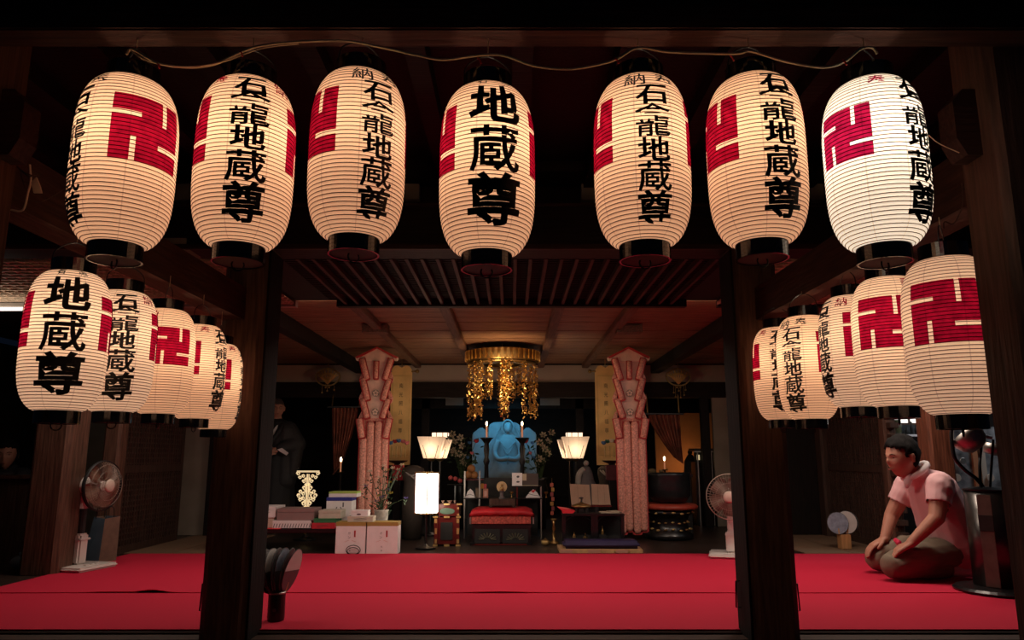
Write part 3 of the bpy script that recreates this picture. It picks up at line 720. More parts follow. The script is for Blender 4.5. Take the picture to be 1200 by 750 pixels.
gift('gift_box', 'cream box on top of the flat green box', (373, 601.5, 399, 611), 0, TY + .03, TY + .22, cream, zbase=zg)
zsup = gift('gift_box', 'plain white box under the blue-lidded box at the back of the table', (383, 606, 411, 620), 0, TY + .25, TY + .44, M['card_white'], zbase=TT + .005)
zw = gift('gift_box', 'white box with blue lid and small markings at the back of the stack', (382, 587, 412, 606), 0, TY + .26, TY + .44, M['card_white'], blue, zbase=zsup, marks=label_mark)
gift('gift_box', 'lime green lidded box, topmost of the stack behind the cream box', (385, 580, 418, 586.5), 0, TY + .27, TY + .45, M['card_white'], lime, zbase=zw)
# --- two tall white cartons
cz = gift('gift_carton', 'tall white gift carton with ochre lid, left one of the pair', (393, 613, 428, 651), 0, 5.885, 6.04, M['card_white'], ochre, zbase=0.0, grp='tall white gift cartons', marks=noshi)
gift('gift_carton', 'tall white gift carton with ochre lid, right one of the pair', (429.5, 613, 466, 651), 0, 5.885, 6.04, M['card_white'], ochre, zbase=0.0, grp='tall white gift cartons', marks=noshi)
zc_ = gift('gift_box', 'flat pale box lying on the white cartons', (407, 606.5, 437, 613), 0, 5.90, 6.03, cream, zbase=cz, marks=slash)
gift('gift_box', 'small white box with dark oval label, topmost on the cartons', (411, 600, 431, 607), 0, 5.91, 6.02, M['card_white'], zbase=zc_, marks=oval)
p = onfloor(411, 652); t = thing('coiled_cable', 'dark cable coil leaning on the left white carton', 'cable', (p.x, 5.862, 0.010))
obj('loop', tube(B(), [(0.055 * math.cos(q), 0.0, 0.026 + 0.036 * math.sin(q)) for q in [2 * PI * k / 20 for k in range(20)]], 0.003, 5, closed=True), M['iron'], t)
obj('loop', tube(B(), [(0.045 * math.cos(q), -0.006, 0.020 + 0.026 * math.sin(q)) for q in [2 * PI * k / 20 for k in range(20)]], 0.003, 5, closed=True), M['iron'], t)

# --- gilt openwork ornament above the gift boxes
OY = 6.9
c = at(360, 575, OY); t = thing('openwork_lantern', 'bright gilt openwork ornament of scrolls standing behind the gift boxes', 'ornament', (c.x, OY, 0))
s = scale_at(575, OY)
def scroll(parent, cx, cz, wd, ht, half=False):
    rim = []; bm = B()
    for sx in (-1, 1):
        for (x, z, r) in ((.30, .55, .16), (.62, .28, .15), (.78, 0, .17), (.62, -.28, .15), (.30, -.55, .16), (.36, .14, .15), (.36, -.18, .15), (.14, .80, .10), (.14, -.80, .10), (.16, .33, .10), (.16, -.38, .10)):
            if half and z > 0.02: continue
            if half: z = z * 1.35 + .25; x *= 1.15
            pts = [Vector((cx + sx * (x + r * (1 - k * .055) * math.cos(.8 * k)) * wd, 0, cz + (z + r * (1 - k * .055) * math.sin(.8 * k)) * ht)) for k in range(11)]
            tube(bm, pts, 0.0048, 5)
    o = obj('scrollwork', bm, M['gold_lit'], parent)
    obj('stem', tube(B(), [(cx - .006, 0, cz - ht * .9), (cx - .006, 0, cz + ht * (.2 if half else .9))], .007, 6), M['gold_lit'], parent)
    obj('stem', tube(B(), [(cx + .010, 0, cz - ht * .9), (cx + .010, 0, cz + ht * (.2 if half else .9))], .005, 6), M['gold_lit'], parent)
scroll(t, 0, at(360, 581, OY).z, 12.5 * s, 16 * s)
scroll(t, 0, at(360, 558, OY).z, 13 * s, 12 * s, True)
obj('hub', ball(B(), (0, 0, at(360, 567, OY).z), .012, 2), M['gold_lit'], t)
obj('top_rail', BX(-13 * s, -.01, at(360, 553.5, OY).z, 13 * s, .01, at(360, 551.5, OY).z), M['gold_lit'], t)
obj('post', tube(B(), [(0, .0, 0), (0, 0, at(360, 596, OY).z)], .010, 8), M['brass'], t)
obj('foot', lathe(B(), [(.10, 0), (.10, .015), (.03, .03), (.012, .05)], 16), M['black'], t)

# --- floor lantern with white paper shade
LY = 6.25
c = at(500, 577, LY); t = thing('floor_lantern', 'tall floor lantern with glaring white paper shade, left of the red altar table', 'lamp', (c.x, LY, 0))
s = scale_at(577, LY); zt, zb_ = at(500, 555, LY).z, at(500, 601, LY).z; r_ = 15.6 * s
hexp = [(r_ * math.cos(PI / 6 + k * PI / 3 + .15), r_ * math.sin(PI / 6 + k * PI / 3 + .15)) for k in range(6)]
for k in range(6):
    a, b = Vector((*hexp[k], 0)), Vector((*hexp[(k + 1) % 6], 0)); bm = B(); n = 8; pl_ = []
    for i in range(n + 1):
        q = i / n; p = a.lerp(b, q); pl_.append((bm.verts.new((p.x, p.y, zb_ + (.02 if i in (0, n) else 0.004 * abs(math.sin(q * PI * 2))))), bm.verts.new((p.x, p.y, zt))))
    for u_, v_ in zip(pl_, pl_[1:]): bm.faces.new((u_[0], v_[0], v_[1], u_[1]))
    obj('paper_pane', bm, M['lamp_white'], t)
    obj('frame_bar', tube(B(), [a * 1.01 + Vector((0, 0, zb_)), a * 1.01 + Vector((0, 0, zt + .012))], .0045, 6), M['vermilion'], t)
obj('top_rim', tube(B(), [Vector((x * 1.02, y * 1.02, zt + .008)) for x, y in hexp], .006, 6, closed=True), M['brass'], t)
obj('bottom_rim', lathe(B(), [(r_ * .9, zb_ - .006), (r_ * .9, zb_ + .002)], 6), M['brass'], t)
obj('pole', tube(B(), [(0, 0, .02), (0, 0, zb_)], .010, 8), M['black'], t)
obj('foot', lathe(B(), [(.085, 0), (.085, .012), (.03, .025), (.012, .04)], 20), M['black'], t)

# --- red altar table in the middle
AY = 6.5
def T(name, label, cat, px, py, Y, z=0.0, grp=None, rz=0.0):
    c = at(px, py, Y); return thing(name, label, cat, (c.x, Y, z), rz, grp)
def zat(px, py, Y): return at(px, py, Y).z
def LB(t, px0, py0, px1, py1, Y0, Y1, bevel=0.0, z0=None):        # rectbox in a thing's local frame
    return loc(RB(px0, py0, px1, py1, Y0, Y1, bevel, z0), t)
t = T('altar_table', 'low altar table under a red satin cloth in the middle', 'table', 588, 620, AY)
obj('frame', LB(t, 553, 613, 622, 645, AY, AY + .42, .004, 0.02), M['black'], t)
for k, (x0, x1) in enumerate(((556, 586), (589, 619))):
    p = obj('front_panel', LB(t, x0, 620, x1, 637, AY - .006, AY + .01, .002), M['matte_black'], t)
    bm = B(); s = scale_at(628, AY); cx = at((x0 + x1) / 2, 628, AY).x - t.location.x; cz = zat(588, 632, AY)
    for q in range(9):
        a = PI * q / 8; tube(bm, [(cx + 4 * s * math.cos(a), -.009, cz + 2 * s * math.sin(a)), (cx + 10.5 * s * math.cos(a), -.009, cz + 7.5 * s * math.sin(a))], .0045, 4)
    f = obj('gilt_fan', bm, mat('faded_gilt', (0.10, 0.09, 0.055), 0.6), p)
for x in (553.5, 620): obj('leg', LB(t, x - 3, 636, x + 3, 648, AY - .01, AY + .05, .003, 0), M['black'], t)
obj('lower_rail', LB(t, 553, 637.5, 622, 639, AY - .008, AY + .02), M['vermilion'], t)
obj('brocade_valance', LB(t, 552.5, 603.5, 622, 614, AY - .012, AY + .43, .002), M['red_brocade'], t)
for x in (551, 625): obj('corner_fitting', LB(t, x - .8, 602, x + .8, 614, AY - .014, AY), M['steel'], t)
bm = B(); s = scale_at(600, AY); n = 26; g = []
zt = zat(588, 597, AY); 
for i in range(n + 1):
    x = (-38 + 76 * i / n) * s; row = []
    sag = 0.004 * math.sin(i * 1.3) + 0.003 * math.sin(i * 2.9)
    edge = max(0, abs(i / n - .5) * 2 - .80) * 0.10
    for (y, z) in ((-.026, zt - .048 + sag), (-.03, zt - .022 + sag), (-.015, zt - .004), (.0, zt + .004), (.22, zt + .008), (.44, zt)):
        row.append(bm.verts.new((x * (1 if z < zt - .01 else .95), y, z - edge)))
    g.append(row)
for a, b in zip(g, g[1:]):
    for j in range(5): bm.faces.new((a[j], b[j], b[j + 1], a[j + 1]))
bmesh.ops.solidify(bm, geom=bm.faces[:], thickness=.004)
CL = obj('satin_cloth', bm, M['red_cloth'], t, smooth=True)
ZC = zt + .012
t2 = T('wooden_block', 'dark low wooden stand lying on the red satin cloth', 'stand', 590, 592, AY + .12, ZC)
obj('top', loc(RB(573, 585, 604, 593, AY + .10, AY + .32, .004, ZC + .012), t2), M['shutter'], t2)
for x in (575, 602): obj('foot', loc(RB(x - 2, 592, x + 2, 595, AY + .11, AY + .3, 0, ZC), t2), M['shutter'], t2)
ZB = zat(588, 585, AY + .10)
t2 = T('small_buddha', 'tiny seated gilt figure with a pale round halo above the red altar table', 'statue', 588, 580, AY + .16, ZB + .001)
s = scale_at(575, AY + .16); zc = zat(588, 570.5, AY + .16) - t2.location.z
obj('halo', tf(lathe(B(), [(6.2 * s, 0), (6.2 * s, .004)], 24), Matrix.Translation((0, .012, zc)) @ Matrix.Rotation(PI / 2, 4, 'X')), flat('pale_halo', (0.55, 0.40, 0.20)), t2)
obj('figure', ball(ball(B(), (0, 0, zc - .02), .018, 2, (1.1, .8, 1.3)), (0, -.004, zc + .016), .011, 2), M['brass'], t2)
obj('pedestal', lathe(B(), [(.028, 0), (.03, .01), (.016, .02), (.016, zc - .05), (.026, zc - .04), (.022, zc - .034)], 16), flat('grey_pedestal', (0.12, 0.10, 0.10)), t2)

# --- red lacquered offering stand with gilt fittings
SY = 6.45
t = T('offering_stand', 'small red lacquered stand with gilt fittings and a green oval panel', 'stand', 523, 620, SY)
obj('upper_box', LB(t, 514, 591, 538, 605, SY, SY + .2, .003), M['vermilion'], t)
obj('green_oval', tf(lathe(B(), [(1, 0), (1, .003)], 24), Matrix.Translation((at(524, 599, SY).x - t.location.x, -.001, zat(524, 599, SY))) @ Matrix.Diagonal((9 * scale_at(599, SY), 1, 3.6 * scale_at(599, SY), 1)) @ Matrix.Rotation(PI / 2, 4, 'X')), flat('green_oval_paint', (0.09, 0.16, 0.11)), t)
obj('lower_box', LB(t, 511, 606, 537, 638, SY + .01, SY + .2, .003), M['vermilion'], t)
obj('dark_opening', LB(t, 514.5, 610.5, 532, 634.5, SY + .003, SY + .05, .012), M['matte_black'], t)
for x in (510.5, 536): obj('leg', LB(t, x - 2, 606, x + 2, 648, SY - .004, SY + .05, 0, 0), M['vermilion'], t)
for (x0, y0, x1, y1) in ((520, 590, 527, 592), (535, 590, 541.5, 592), (535.5, 594.5, 538, 597), (535.5, 602, 538, 604.5), (507.5, 605, 513, 607), (520, 605, 527, 607), (534.5, 605, 540, 607),
                         (509, 608, 512, 613), (535, 608, 538, 613), (509.5, 619, 512, 626), (535, 619, 538, 626), (509.5, 632, 512, 637), (535, 632, 538, 637), (507, 638, 512.5, 643), (520, 638, 526.5, 643), (534, 638, 539.5, 643)):
    obj('gilt_fitting', LB(t, x0, y0, x1, y1, SY - .008, SY + .002), M['gold_dull'] if y0 > 0 else None, t)
ZS = zat(523, 590, SY)
for (x, lab, r) in ((519, 'tiny pale offering cup at the left end of the red stand', .016), (527, 'small shallow offering bowl on the red lacquered stand', .026), (533, 'tiny stemmed dish at the right end of the red stand', .013)):
    c = at(x, 588, SY + .06); o = obj('offering_cup', lathe(B(), [(r * .4, 0), (r * .35, .006), (r, .02), (r * .93, .02), (r * .3, .008)], 16), flat('warm_ceramic', (0.45, 0.30, 0.22)), loc=(c.x, SY + .06, ZS + .001)); tag(o, lab, 'cup')

# --- reading desk with open sutra book, bell and cushion on the right
DY = 6.35
t = T('reading_desk', 'low black desk with arched openings, left half under a bell and red cloth', 'desk', 692, 620, DY)
ZD = zat(692, 602, DY)
obj('desktop', loc(box(B(), at(659, 600, DY).x, DY, ZD - .02, at(732, 600, DY).x, DY + .22, ZD, .003), t), M['black'], t)
for x in (661, 695, 699, 730): obj('leg', LB(t, x - 2, 604, x + 2, 648, DY + .004, DY + .05, 0, 0), M['black'], t)
for x0, x1 in ((663, 693), (701, 728)):
    a, b = at(x0, 606, DY).x - t.location.x, at(x1, 606, DY).x - t.location.x; m_, rr = (a + b) / 2, (b - a) / 2
    obj('arch_rail', tube(B(), [(m_ + rr * math.cos(q), .02, ZD - .075 + .05 * math.sin(q)) for q in [PI * i / 10 for i in range(11)]], .006, 5), M['iron'], t)
obj('back_panel', LB(t, 661, 605, 730, 645, DY + .2, DY + .21, 0, .01), M['matte_black'], t)
for (px, py, r, h) in ((673, 624, .014, .045), (686, 626, .022, .05), (706, 620, .012, .07)):
    c = at(px, 630, DY + .10); o = obj('altar_bell', lathe(B(), [(r, 0), (r * .9, h * .4), (r * .5, h * .6), (r * .25, h * .7), (r * .25, h)], 14), M['brass'], loc=(c.x, DY + .10, .0))
    tag(o, {673: 'small brass vessel under the left end of the reading desk', 686: 'round brass vessel under the middle of the reading desk', 706: 'tall brass vessel under the right half of the reading desk'}[px], 'vessel')
    o.location.z = 0.001 if False else max(0.0, zat(px, py + 6, DY + .10)); 
    obj('plinth', BX(-.03, -.03, -o.location.z, .03, .03, 0), M['matte_black'], o)
rc = B(); s = scale_at(600, DY)
rz_ = prism(B(), [(-.145, .0), (-.06, .0), (-.04, .02), (-.10, .035), (-.185, .045), (-.15, .02)], 0, .20)
o = obj('red_cloth', rz_, M['red_cloth'], loc=(at(680, 600, DY).x, DY + .02, ZD + .001)); tag(o, 'folded bright red cloth lying under the brass bell', 'cloth')
c = at(683, 599, DY)
t2 = thing('brass_bell', 'flat brass bell with small black striker on the red cloth', 'bell', (c.x, DY + .13, ZD + .0375))
obj('bowl', lathe(B(), [(.045, 0), (.085, .012), (.08, .026), (.03, .042), (.012, .05)], 24), M['brass'], t2, smooth=True)
obj('striker', ball(tube(B(), [(0, 0, .045), (0.004, 0, .075)], .008, 6), (0.0, 0, .085), .012, 1, (2, 1, .8)), M['matte_black'], t2)
for s_ in (-1, 1):
    obj('support', BX(s_ * .03 - .006, -.02, -.036, s_ * .03 + .006, .02, .001), M['matte_black'], t2)
c = at(716, 598, DY + .04)
bm = box(B(), -.085, 0, 0, .075, .16, .006); o = tag(obj('paper_sheet', bm, M['paper'], loc=(c.x, DY + .05, ZD + .001)), 'pale flat sheet lying at the right end of the reading desk', 'paper')
o = tag(obj('paper_sheet', tf(BX(-.05, 0, 0, .045, .1, .005), Matrix.Rotation(.2, 4, 'Z')), M['paper'], loc=(c.x + .045, DY + .1, ZD + .008)), 'smaller folded sheet on top of the flat one', 'paper')
BY = 6.62
t = T('sutra_book', 'large open brown book standing tilted on a bookrest behind the brass bell', 'book', 693, 578, BY, zat(693, 592, BY))
s = scale_at(578, BY)
for x0, x1 in ((-23.5, -.6), (.4, 22)):
    bm = prism(B(), [(x0 * s, 0), (x1 * s, 0), ((x1 - 1) * s, 24 * s), ((x0 + (-1 if x0 < 0 else .3)) * s, 25 * s)], -.012, .01)
    tf(bm, Matrix.Rotation(-.35, 4, 'X')); obj('page_block', bm, flat('brown_page', (0.30, 0.18, 0.11)), t)
    for fx in (.35, .7):
        xx = (x0 + (x1 - x0) * fx) * s
        q = BX(xx - .001, -.0135, .01, xx + .001, -.0115, 23 * s); tf(q, Matrix.Rotation(-.35, 4, 'X')); obj('page_fold', q, flat('fold_shadow', (0.16, 0.09, 0.055)), t)
obj('bookrest', tf(BX(-24 * s, -.04, -.012, 23 * s, .03, -.001), Matrix.Identity(4)), M['vermilion'], t)
obj('rest_leg', BX(-.03, -.01, -t.location.z, .03, .03, -.012), M['black'], t)
CY = 6.0
t = T('floor_cushion', 'dark purple square cushion on a woven mat before the reading desk', 'cushion', 705, 645, CY, .028)
bm = box(B(), -.30, 0, 0, .31, .26, .055, .02)
for v in bm.verts: v.co.z += .012 * math.sin((v.co.x + .3) * 5.1) if v.co.z > .03 else 0
obj('cushion_body', bm, M['purple'], t, smooth=True)
t = T('woven_mat', 'thin straw mat with brocade edge under the purple cushion', 'mat', 705, 648, CY - .04, .0)
obj('mat_body', BX(-.33, .015, 0, .33, .34, .027), M['bamboo'], t)
for k in range(6): obj('edge_stripe', BX(-.325 + k * .11, 0, 0, -.325 + k * .11 + .095, .014, .026, .002), M['bamboo'] if k % 2 else flat('tan_pink', (0.50, 0.24, 0.17)), t)

# --- great bronze bowl bell on its red cushion and carved stand
GY = 7.05
t = T('carved_stand', 'round carved black and gilt stand under the great bronze bowl', 'stand', 784, 620, GY)
s = scale_at(610, GY); zz1 = zat(784, 597, GY)
obj('body', lathe(B(), [(.22, 0), (.225, .04), (.19, .07), (.17, .14), (.19, .22), (.22, zz1 - .04), (.225, zz1)], 28), M['black'], t, smooth=True)
for k in range(9):
    a = -PI / 2 + (k - 4) * .36
    for (z, r, q) in ((.24, .222, .016), (.30, .232, .018), (.09, .20, .014), (.15, .178, .012)):
        obj('gilt_boss', ball(B(), (r * math.cos(a), r * math.sin(a), z + .006 * math.sin(k * 2.1)), q, 1, (1.4, .6, .7)), M['gold_dull'] if (k + int(z * 100)) % 3 else M['brass'], t)
t = T('round_cushion', 'flat red round cushion between carved stand and bronze bowl', 'cushion', 784, 592, GY, zz1 + .001)
obj('cushion_body', lathe(B(), [(.20, 0), (.262, .012), (.268, .035), (.24, .055), (.16, .058)], 32), mat('dull_red_cushion', (0.42, 0.06, 0.035), 0.4), t, smooth=True)
zc = zz1 + .061
t = T('bronze_bowl_bell', 'great dark bronze bowl resting on the red round cushion', 'bell', 784, 570, GY, zc)
hb = zat(784, 554, GY) - zc; rb = 26 * scale_at(570, GY)
obj('bowl', lathe(B(), [(.08, 0), (rb * .72, .012), (rb * .93, hb * .25), (rb * .97, hb * .6), (rb * .93, hb * .9), (rb, hb), (rb * .92, hb), (rb * .85, hb * .5), (.08, .02)], 40, caps=False), M['bronze'], t, smooth=True)
for i, px in enumerate((764, 775)):
    c = at(px, 552, 7.5); o = obj('rice_cake', ball(B(), (0, 0, 0), .035 if i == 0 else .02, 2, (1.2, 1, .8)), flat('offering_brown', (0.22, 0.16, 0.08)), loc=c); o.location.y = 7.5; tag(o, 'round offering on the ledge behind the bronze bowl, ' + ('larger left one' if i == 0 else 'smaller right one'), 'offering')

# --- flower vases, statuettes and lamps around the altar
def flower(parent, c, r, m, n=6, up=(0, -.5, 1)):
    bm = B(); u = Vector(up).normalized(); a = u.orthogonal().normalized(); b = u.cross(a)
    for k in range(n):
        q = 2 * PI * k / n; d = a * math.cos(q) + b * math.sin(q); e = a * math.cos(q + PI / 2) + b * math.sin(q + PI / 2)
        p = [d * r * .1, d * r * .6 + e * r * .28 + u * r * .25, d * r + u * r * .35, d * r * .6 - e * r * .28 + u * r * .25]
        V = [bm.verts.new(Vector(c) + x) for x in p]; bm.faces.new(V)
    bmesh.ops.solidify(bm, geom=bm.faces[:], thickness=r * .05)
    return obj('bloom', bm, m, parent)
def rose(parent, c, r, m):
    bm = B()
    ball(bm, c, r * .6, 1)
    for k in range(7):
        q = k * 2.4; ball(bm, (c[0] + r * .42 * math.cos(q), c[1] + r * .3 * math.sin(q), c[2] + r * .3 * math.cos(k * 1.7)), r * .48, 1, (1, 1, .8))
    return obj('bloom', bm, m, parent)
def stems(parent, pts, base, m=None):
    bm = B()
    for p in pts: tube(bm, [base, (Vector(base) + Vector(p)) / 2 + Vector((0, 0, .02)), p], .0025, 4)
    o = obj('stems', bm, m or M['leaf'], parent); o['kind'] = 'stuff'
def leaves(parent, cs, r, m=None):
    bm = B()
    for c in cs:
        d = Vector((random.uniform(-1, 1), random.uniform(-.6, .2), random.uniform(-.2, 1))).normalized() * r; e = d.orthogonal().normalized() * r * .25
        c = Vector(c); bm.faces.new([bm.verts.new(q) for q in (c, c + d * .5 + e, c + d, c + d * .5 - e)])
    bmesh.ops.solidify(bm, geom=bm.faces[:], thickness=.001)
    o = obj('leaves', bm, m or M['leaf'], parent); o['kind'] = 'stuff'
# wildflower vase on the right carton
VY = 6.04
zv = cz
t = T('flower_vase', 'patterned white vase with small mixed flowers behind the right carton', 'vase', 447, 600, 6.22, 0)
zv = zat(447, 612, 6.22)
obj('vase', lathe(B(), [(.050, zv - .02), (.055, zv + .01), (.058, zv + .09), (.064, zv + .10), (.054, zv + .10)], 20), mat('painted_porcelain', (0.50, 0.47, 0.42), 0.3, var=0.35, scale=25), t, smooth=True)
obj('plinth', BX(-.05, -.05, 0, .05, .05, zv - .02), M['matte_black'], t)
random.seed(11); top = zv + .10; ends = []
for k in range(26):
    px = random.gauss(446, 11); py = random.uniform(545, 592); px = 446 + (px - 446) * (1.25 if py < 575 else .8)
    ends.append(Vector((at(px, py, 6.22).x - t.location.x, random.uniform(-.07, .07), zat(px, py, 6.22))))
stems(t, ends, (0, 0, top - .02)); leaves(t, [e - Vector((0, 0, random.uniform(.02, .1))) for e in ends for _ in range(5)], .03)
for k, e in enumerate(ends): flower(t, e, .024, [M['petal_white'], M['petal_white'], flat('violet_petal', (0.14, 0.10, 0.32)), M['petal_white'], flat('yellow_petal', (0.5, 0.4, 0.08))][k % 5], 5)

def lotus_lamp(label, pxs, Y, grp):
    t = T('paper_bowl_lamp', label, 'lamp', sum(pxs) / 2, 525, Y, 0, grp)
    s = scale_at(525, Y)
    for k, px in enumerate(pxs):
        yy = 0.0 if k == 0 else .16; sh = 1.0 if k == 0 else .86
        X = at(px, 525, Y).x - t.location.x; z0, z1 = zat(px, 537, Y), zat(px, 512 if k == 0 else 515, Y)
        a0, a1 = 8.5 * s * sh, 15.5 * s * sh
        bm = B(); lo = [bm.verts.new((X + x * a0, yy + y * a0, z0)) for x, y in ((-1, -1), (1, -1), (1, 1), (-1, 1))]; hi = [bm.verts.new((X + x * a1, yy + y * a1, z1)) for x, y in ((-1, -1), (1, -1), (1, 1), (-1, 1))]
        bm.faces.new(list(reversed(lo)))
        for i in range(4): bm.faces.new((lo[i], lo[(i + 1) % 4], hi[(i + 1) % 4], hi[i]))
        obj('paper_shade', bm, M['lotus_washi'], t)
        for q in (-.55, .55):
            obj('wire_prong', tube(B(), [(X + q * a0, yy - a0 - .004, z0), (X + q * a1 * 1.05, yy - a0 * .5 - a1 * .5 - .006, z0 + (z1 - z0) * .6)], .003, 5), M['iron'], t)
        light('bulb', 'POINT', (X, yy, (z0 + z1) / 2 + .0), 1.9, (1, .78, .55), .02, parent=t)
        obj('candle_holder', lathe(B(), [(.02, z0 - .03), (.05, z0 - .004), (.04, z0 - .002)], 12, (X, yy, 0)), M['brass'], t)
        obj('pole', tube(B(), [(X, yy, .02), (X, yy, z0 - .02)], .010, 6), M['black'], t)
        obj('foot', lathe(B(), [(.09, 0), (.09, .012), (.02, .03)], 16, (X, yy, 0)), M['black'], t)
lotus_lamp('pair of warm paper bowl lamps left of the blue-lit statue', (506, 514), 7.3, 'paper bowl lamps beside the altar')
lotus_lamp('pair of warm paper bowl lamps right of the blue-lit statue', (674, 668), 7.5, 'paper bowl lamps beside the altar')
for px, side_ in ((516, 'left'), (673, 'right')):
    Y = 8.9; t = T('box_lantern', 'small bright square lantern high behind the %s pair of bowl lamps' % side_, 'lantern', px, 515, Y, zat(px, 526, Y))
    s = scale_at(515, Y); h = zat(px, 507, Y) - zat(px, 526, Y); q = 9.2 * s
    obj('paper_box', BX(-q, -q, 0, q, q, h), M['small_glow'], t)
    fr = B()
    for x in (-q, -q * .4, q * .4, q): box(fr, x - .004, -q - .006, 0, x + .004, -q - .001, h)
    for z in (0, h * .30, h): box(fr, -q, -q - .006, z - .004, q, -q - .001, z + .004)
    o = obj('frame', fr, M['vermilion'], t)
    obj('pole', tube(B(), [(0, 0, -t.location.z), (0, 0, 0)], .012, 6), M['black'], t)

# candlesticks with burning candles
def candle(parent, c, h, r=.010):
    obj('candle', lathe(B(), [(r, 0), (r, h)], 12, c), M['wax'], parent)
    obj('flame', ball(B(), (c[0], c[1], c[2] + h + .022), .011, 2, (1, 1, 2.2)), M['flame'], parent)
    light('flame_light', 'POINT', (c[0], c[1], c[2] + h + .03), .22, (1, .6, .3), .012, parent=parent)
for px, side_ in ((570, 'left'), (612, 'right')):
    Y = 7.6; t = T('candlestick', 'tall dark candlestick with a burning candle before the %s side of the blue statue' % side_, 'candlestick', px, 550, Y)
    z0, z1 = 0.0, zat(px, 513, Y); k = z1
    obj('stick', lathe(B(), [(.06, .30), (.06, .32), (.028, .36), (.02, k - .28), (.035, k - .24), (.02, k - .2), (.03, k - .12), (.022, k - .06), (.06, k - .012), (.075, k), (.02, k + .004)], 20), M['iron'], t, smooth=True)
    obj('base', BX(-.06, -.06, 0, .06, .06, .30), M['matte_black'], t)
    candle(t, (0, 0, k), zat(px, 499, Y) - k)
for px, py, h, lab, Y in ((399, 553, 12, 'left', 7.4), (779, 550, 10, 'right', 7.75)):
    t = T('candlestick', 'plain stick with one burning candle before the %s red-brown curtain' % lab, 'candlestick', px, py, Y)
    z1 = zat(px, py, Y); obj('stick', tube(B(), [(0, 0, 0), (0, 0, z1)], .012, 8), M['black'], t); obj('dish', lathe(B(), [(.02, z1 - .01), (.04, z1), (.012, z1 + .002)], 12), M['brass'], t)
    candle(t, (0, 0, z1), zat(px, py - h, Y) - z1, .008)

# blue-lit stone statue
NY = 9.3
t = T('stone_statue', 'pale stone relief of a seated figure washed in blue light behind the altar', 'statue', 591, 540, NY)
s = scale_at(530, NY)
def zz(y): return zat(591, y, NY)
def slab(name, x0, x1, ytop, cut, Y, th, bot=572):
    cx = 591
    pts = [((x0 - cx) * s, zz(bot)), ((x1 - cx) * s, zz(bot)), ((x1 - cx) * s, zz(ytop + cut)), ((x1 - cx - cut) * s, zz(ytop + cut * .2)), (((x0 + x1) / 2 - cx) * s, zz(ytop)), ((x0 - cx + cut) * s, zz(ytop + cut * .2)), ((x0 - cx) * s, zz(ytop + cut))]
    bm = prism(B(), pts, Y, Y + th); bmesh.ops.bevel(bm, geom=list(bm.edges), offset=.012, segments=2, affect='EDGES', clamp_overlap=True); return obj(name, bm, M['stone'], t)
slab('side_slab', 553, 574, 500, 8, .06, .12); slab('side_slab', 608, 629, 500, 8, .06, .12); slab('centre_slab', 572, 610, 494, 5, .0, .16)
obj('pedestal', BX(-.5, -.1, 0, .5, .2, zz(572)), M['matte_black'], t)
bm = B(); cx = (595 - 591) * s
lathe(bm, [(1e-6, zz(571)), (22 * s, zz(570)), (24 * s, zz(556)), (17 * s, zz(545)), (15 * s, zz(530)), (13 * s, zz(520)), (9.5 * s, zz(512)), (4 * s, zz(507.5)), (3 * s, zz(506)), (1e-6, zz(505))], 32, (cx, -.02, 0), 1, .45)
obj('robed_body', bm, M['stone'], t, smooth=True)
obj('head', ball(B(), (cx, -.07, zz(501)), 5.2 * s, 3, (.85, .8, 1.25)), M['stone'], t, smooth=True)
obj('hood', tf(lathe(B(), [(6.4 * s, 0), (7.6 * s, 0), (7.6 * s, .03), (6.4 * s, .03), (6.4 * s, 0)], 28, caps=False), Matrix.Translation((cx, -.02, zz(501))) @ Matrix.Diagonal((1, 1, 1.25, 1)) @ Matrix.Rotation(PI / 2, 4, 'X')), M['stone'], t)
for q in (-1, 1):
    obj('sleeve', tube(B(), smooth_pts([(cx + q * 11 * s, -.10, zz(516)), (cx + q * 15 * s, -.13, zz(530)), (cx + q * 10 * s, -.2, zz(538)), (cx, -.22, zz(537))], 5), .032, 8), M['stone'], t, smooth=True)
    obj('carved_edge', tube(B(), smooth_pts([(cx + q * 7 * s, -.015, zz(498)), (cx + q * 12 * s, -.015, zz(508)), (cx + q * 17 * s, -.015, zz(525)), (cx + q * 16.5 * s, -.015, zz(560))], 5), .008, 6), M['stone'], t)
for k in range(4): obj('robe_fold', tube(B(), smooth_pts([(cx - (10 - k * 2) * s, -.155 + 0.0, zz(516 + k * 4)), (cx, -.175, zz(526 + k * 6)), (cx + (10 - k * 2) * s, -.155, zz(516 + k * 4))], 5), .006, 5), M['stone'], t)

# golden canopy over the statue
KY = 6.85
c = at(589, 420, KY); t = thing('golden_canopy', 'round gilt canopy with hanging strings of gilt ornaments above the statue', 'canopy', (c.x, KY, zat(589, 425, KY)))
s = scale_at(420, KY); rr = 41 * s; hh = zat(589, 413, KY) - t.location.z
obj('canopy_drum', lathe(B(), [(rr * .96, 0), (rr, hh * .4), (rr * 1.02, hh), (rr * .9, hh + .01)], 48, caps=False), M['brass'], t, smooth=True)
obj('canopy_rim', lathe(B(), [(rr * .9, 0), (rr * .95, -.012), (rr * .6, -.03), (rr * .55, -.02)], 48, caps=False), M['brass'], t, smooth=True)
obj('canopy_top', lathe(B(), [(rr * .92, hh), (rr * .92, hh + .008)], 48), M['black'], t)
fin = BX(-.014, -.016, .006, .014, 0, hh - .002, .004); f0 = None
for k in range(40):
    a = 2 * PI * k / 40; l_ = (rr * 1.03 * math.sin(a), -rr * 1.03 * math.cos(a), 0)
    if f0 is None: f0 = obj('gilt_fin', fin, M['gold'], t, loc=l_)
    else: share('gilt_fin', f0, t, l_, (0, 0, a))
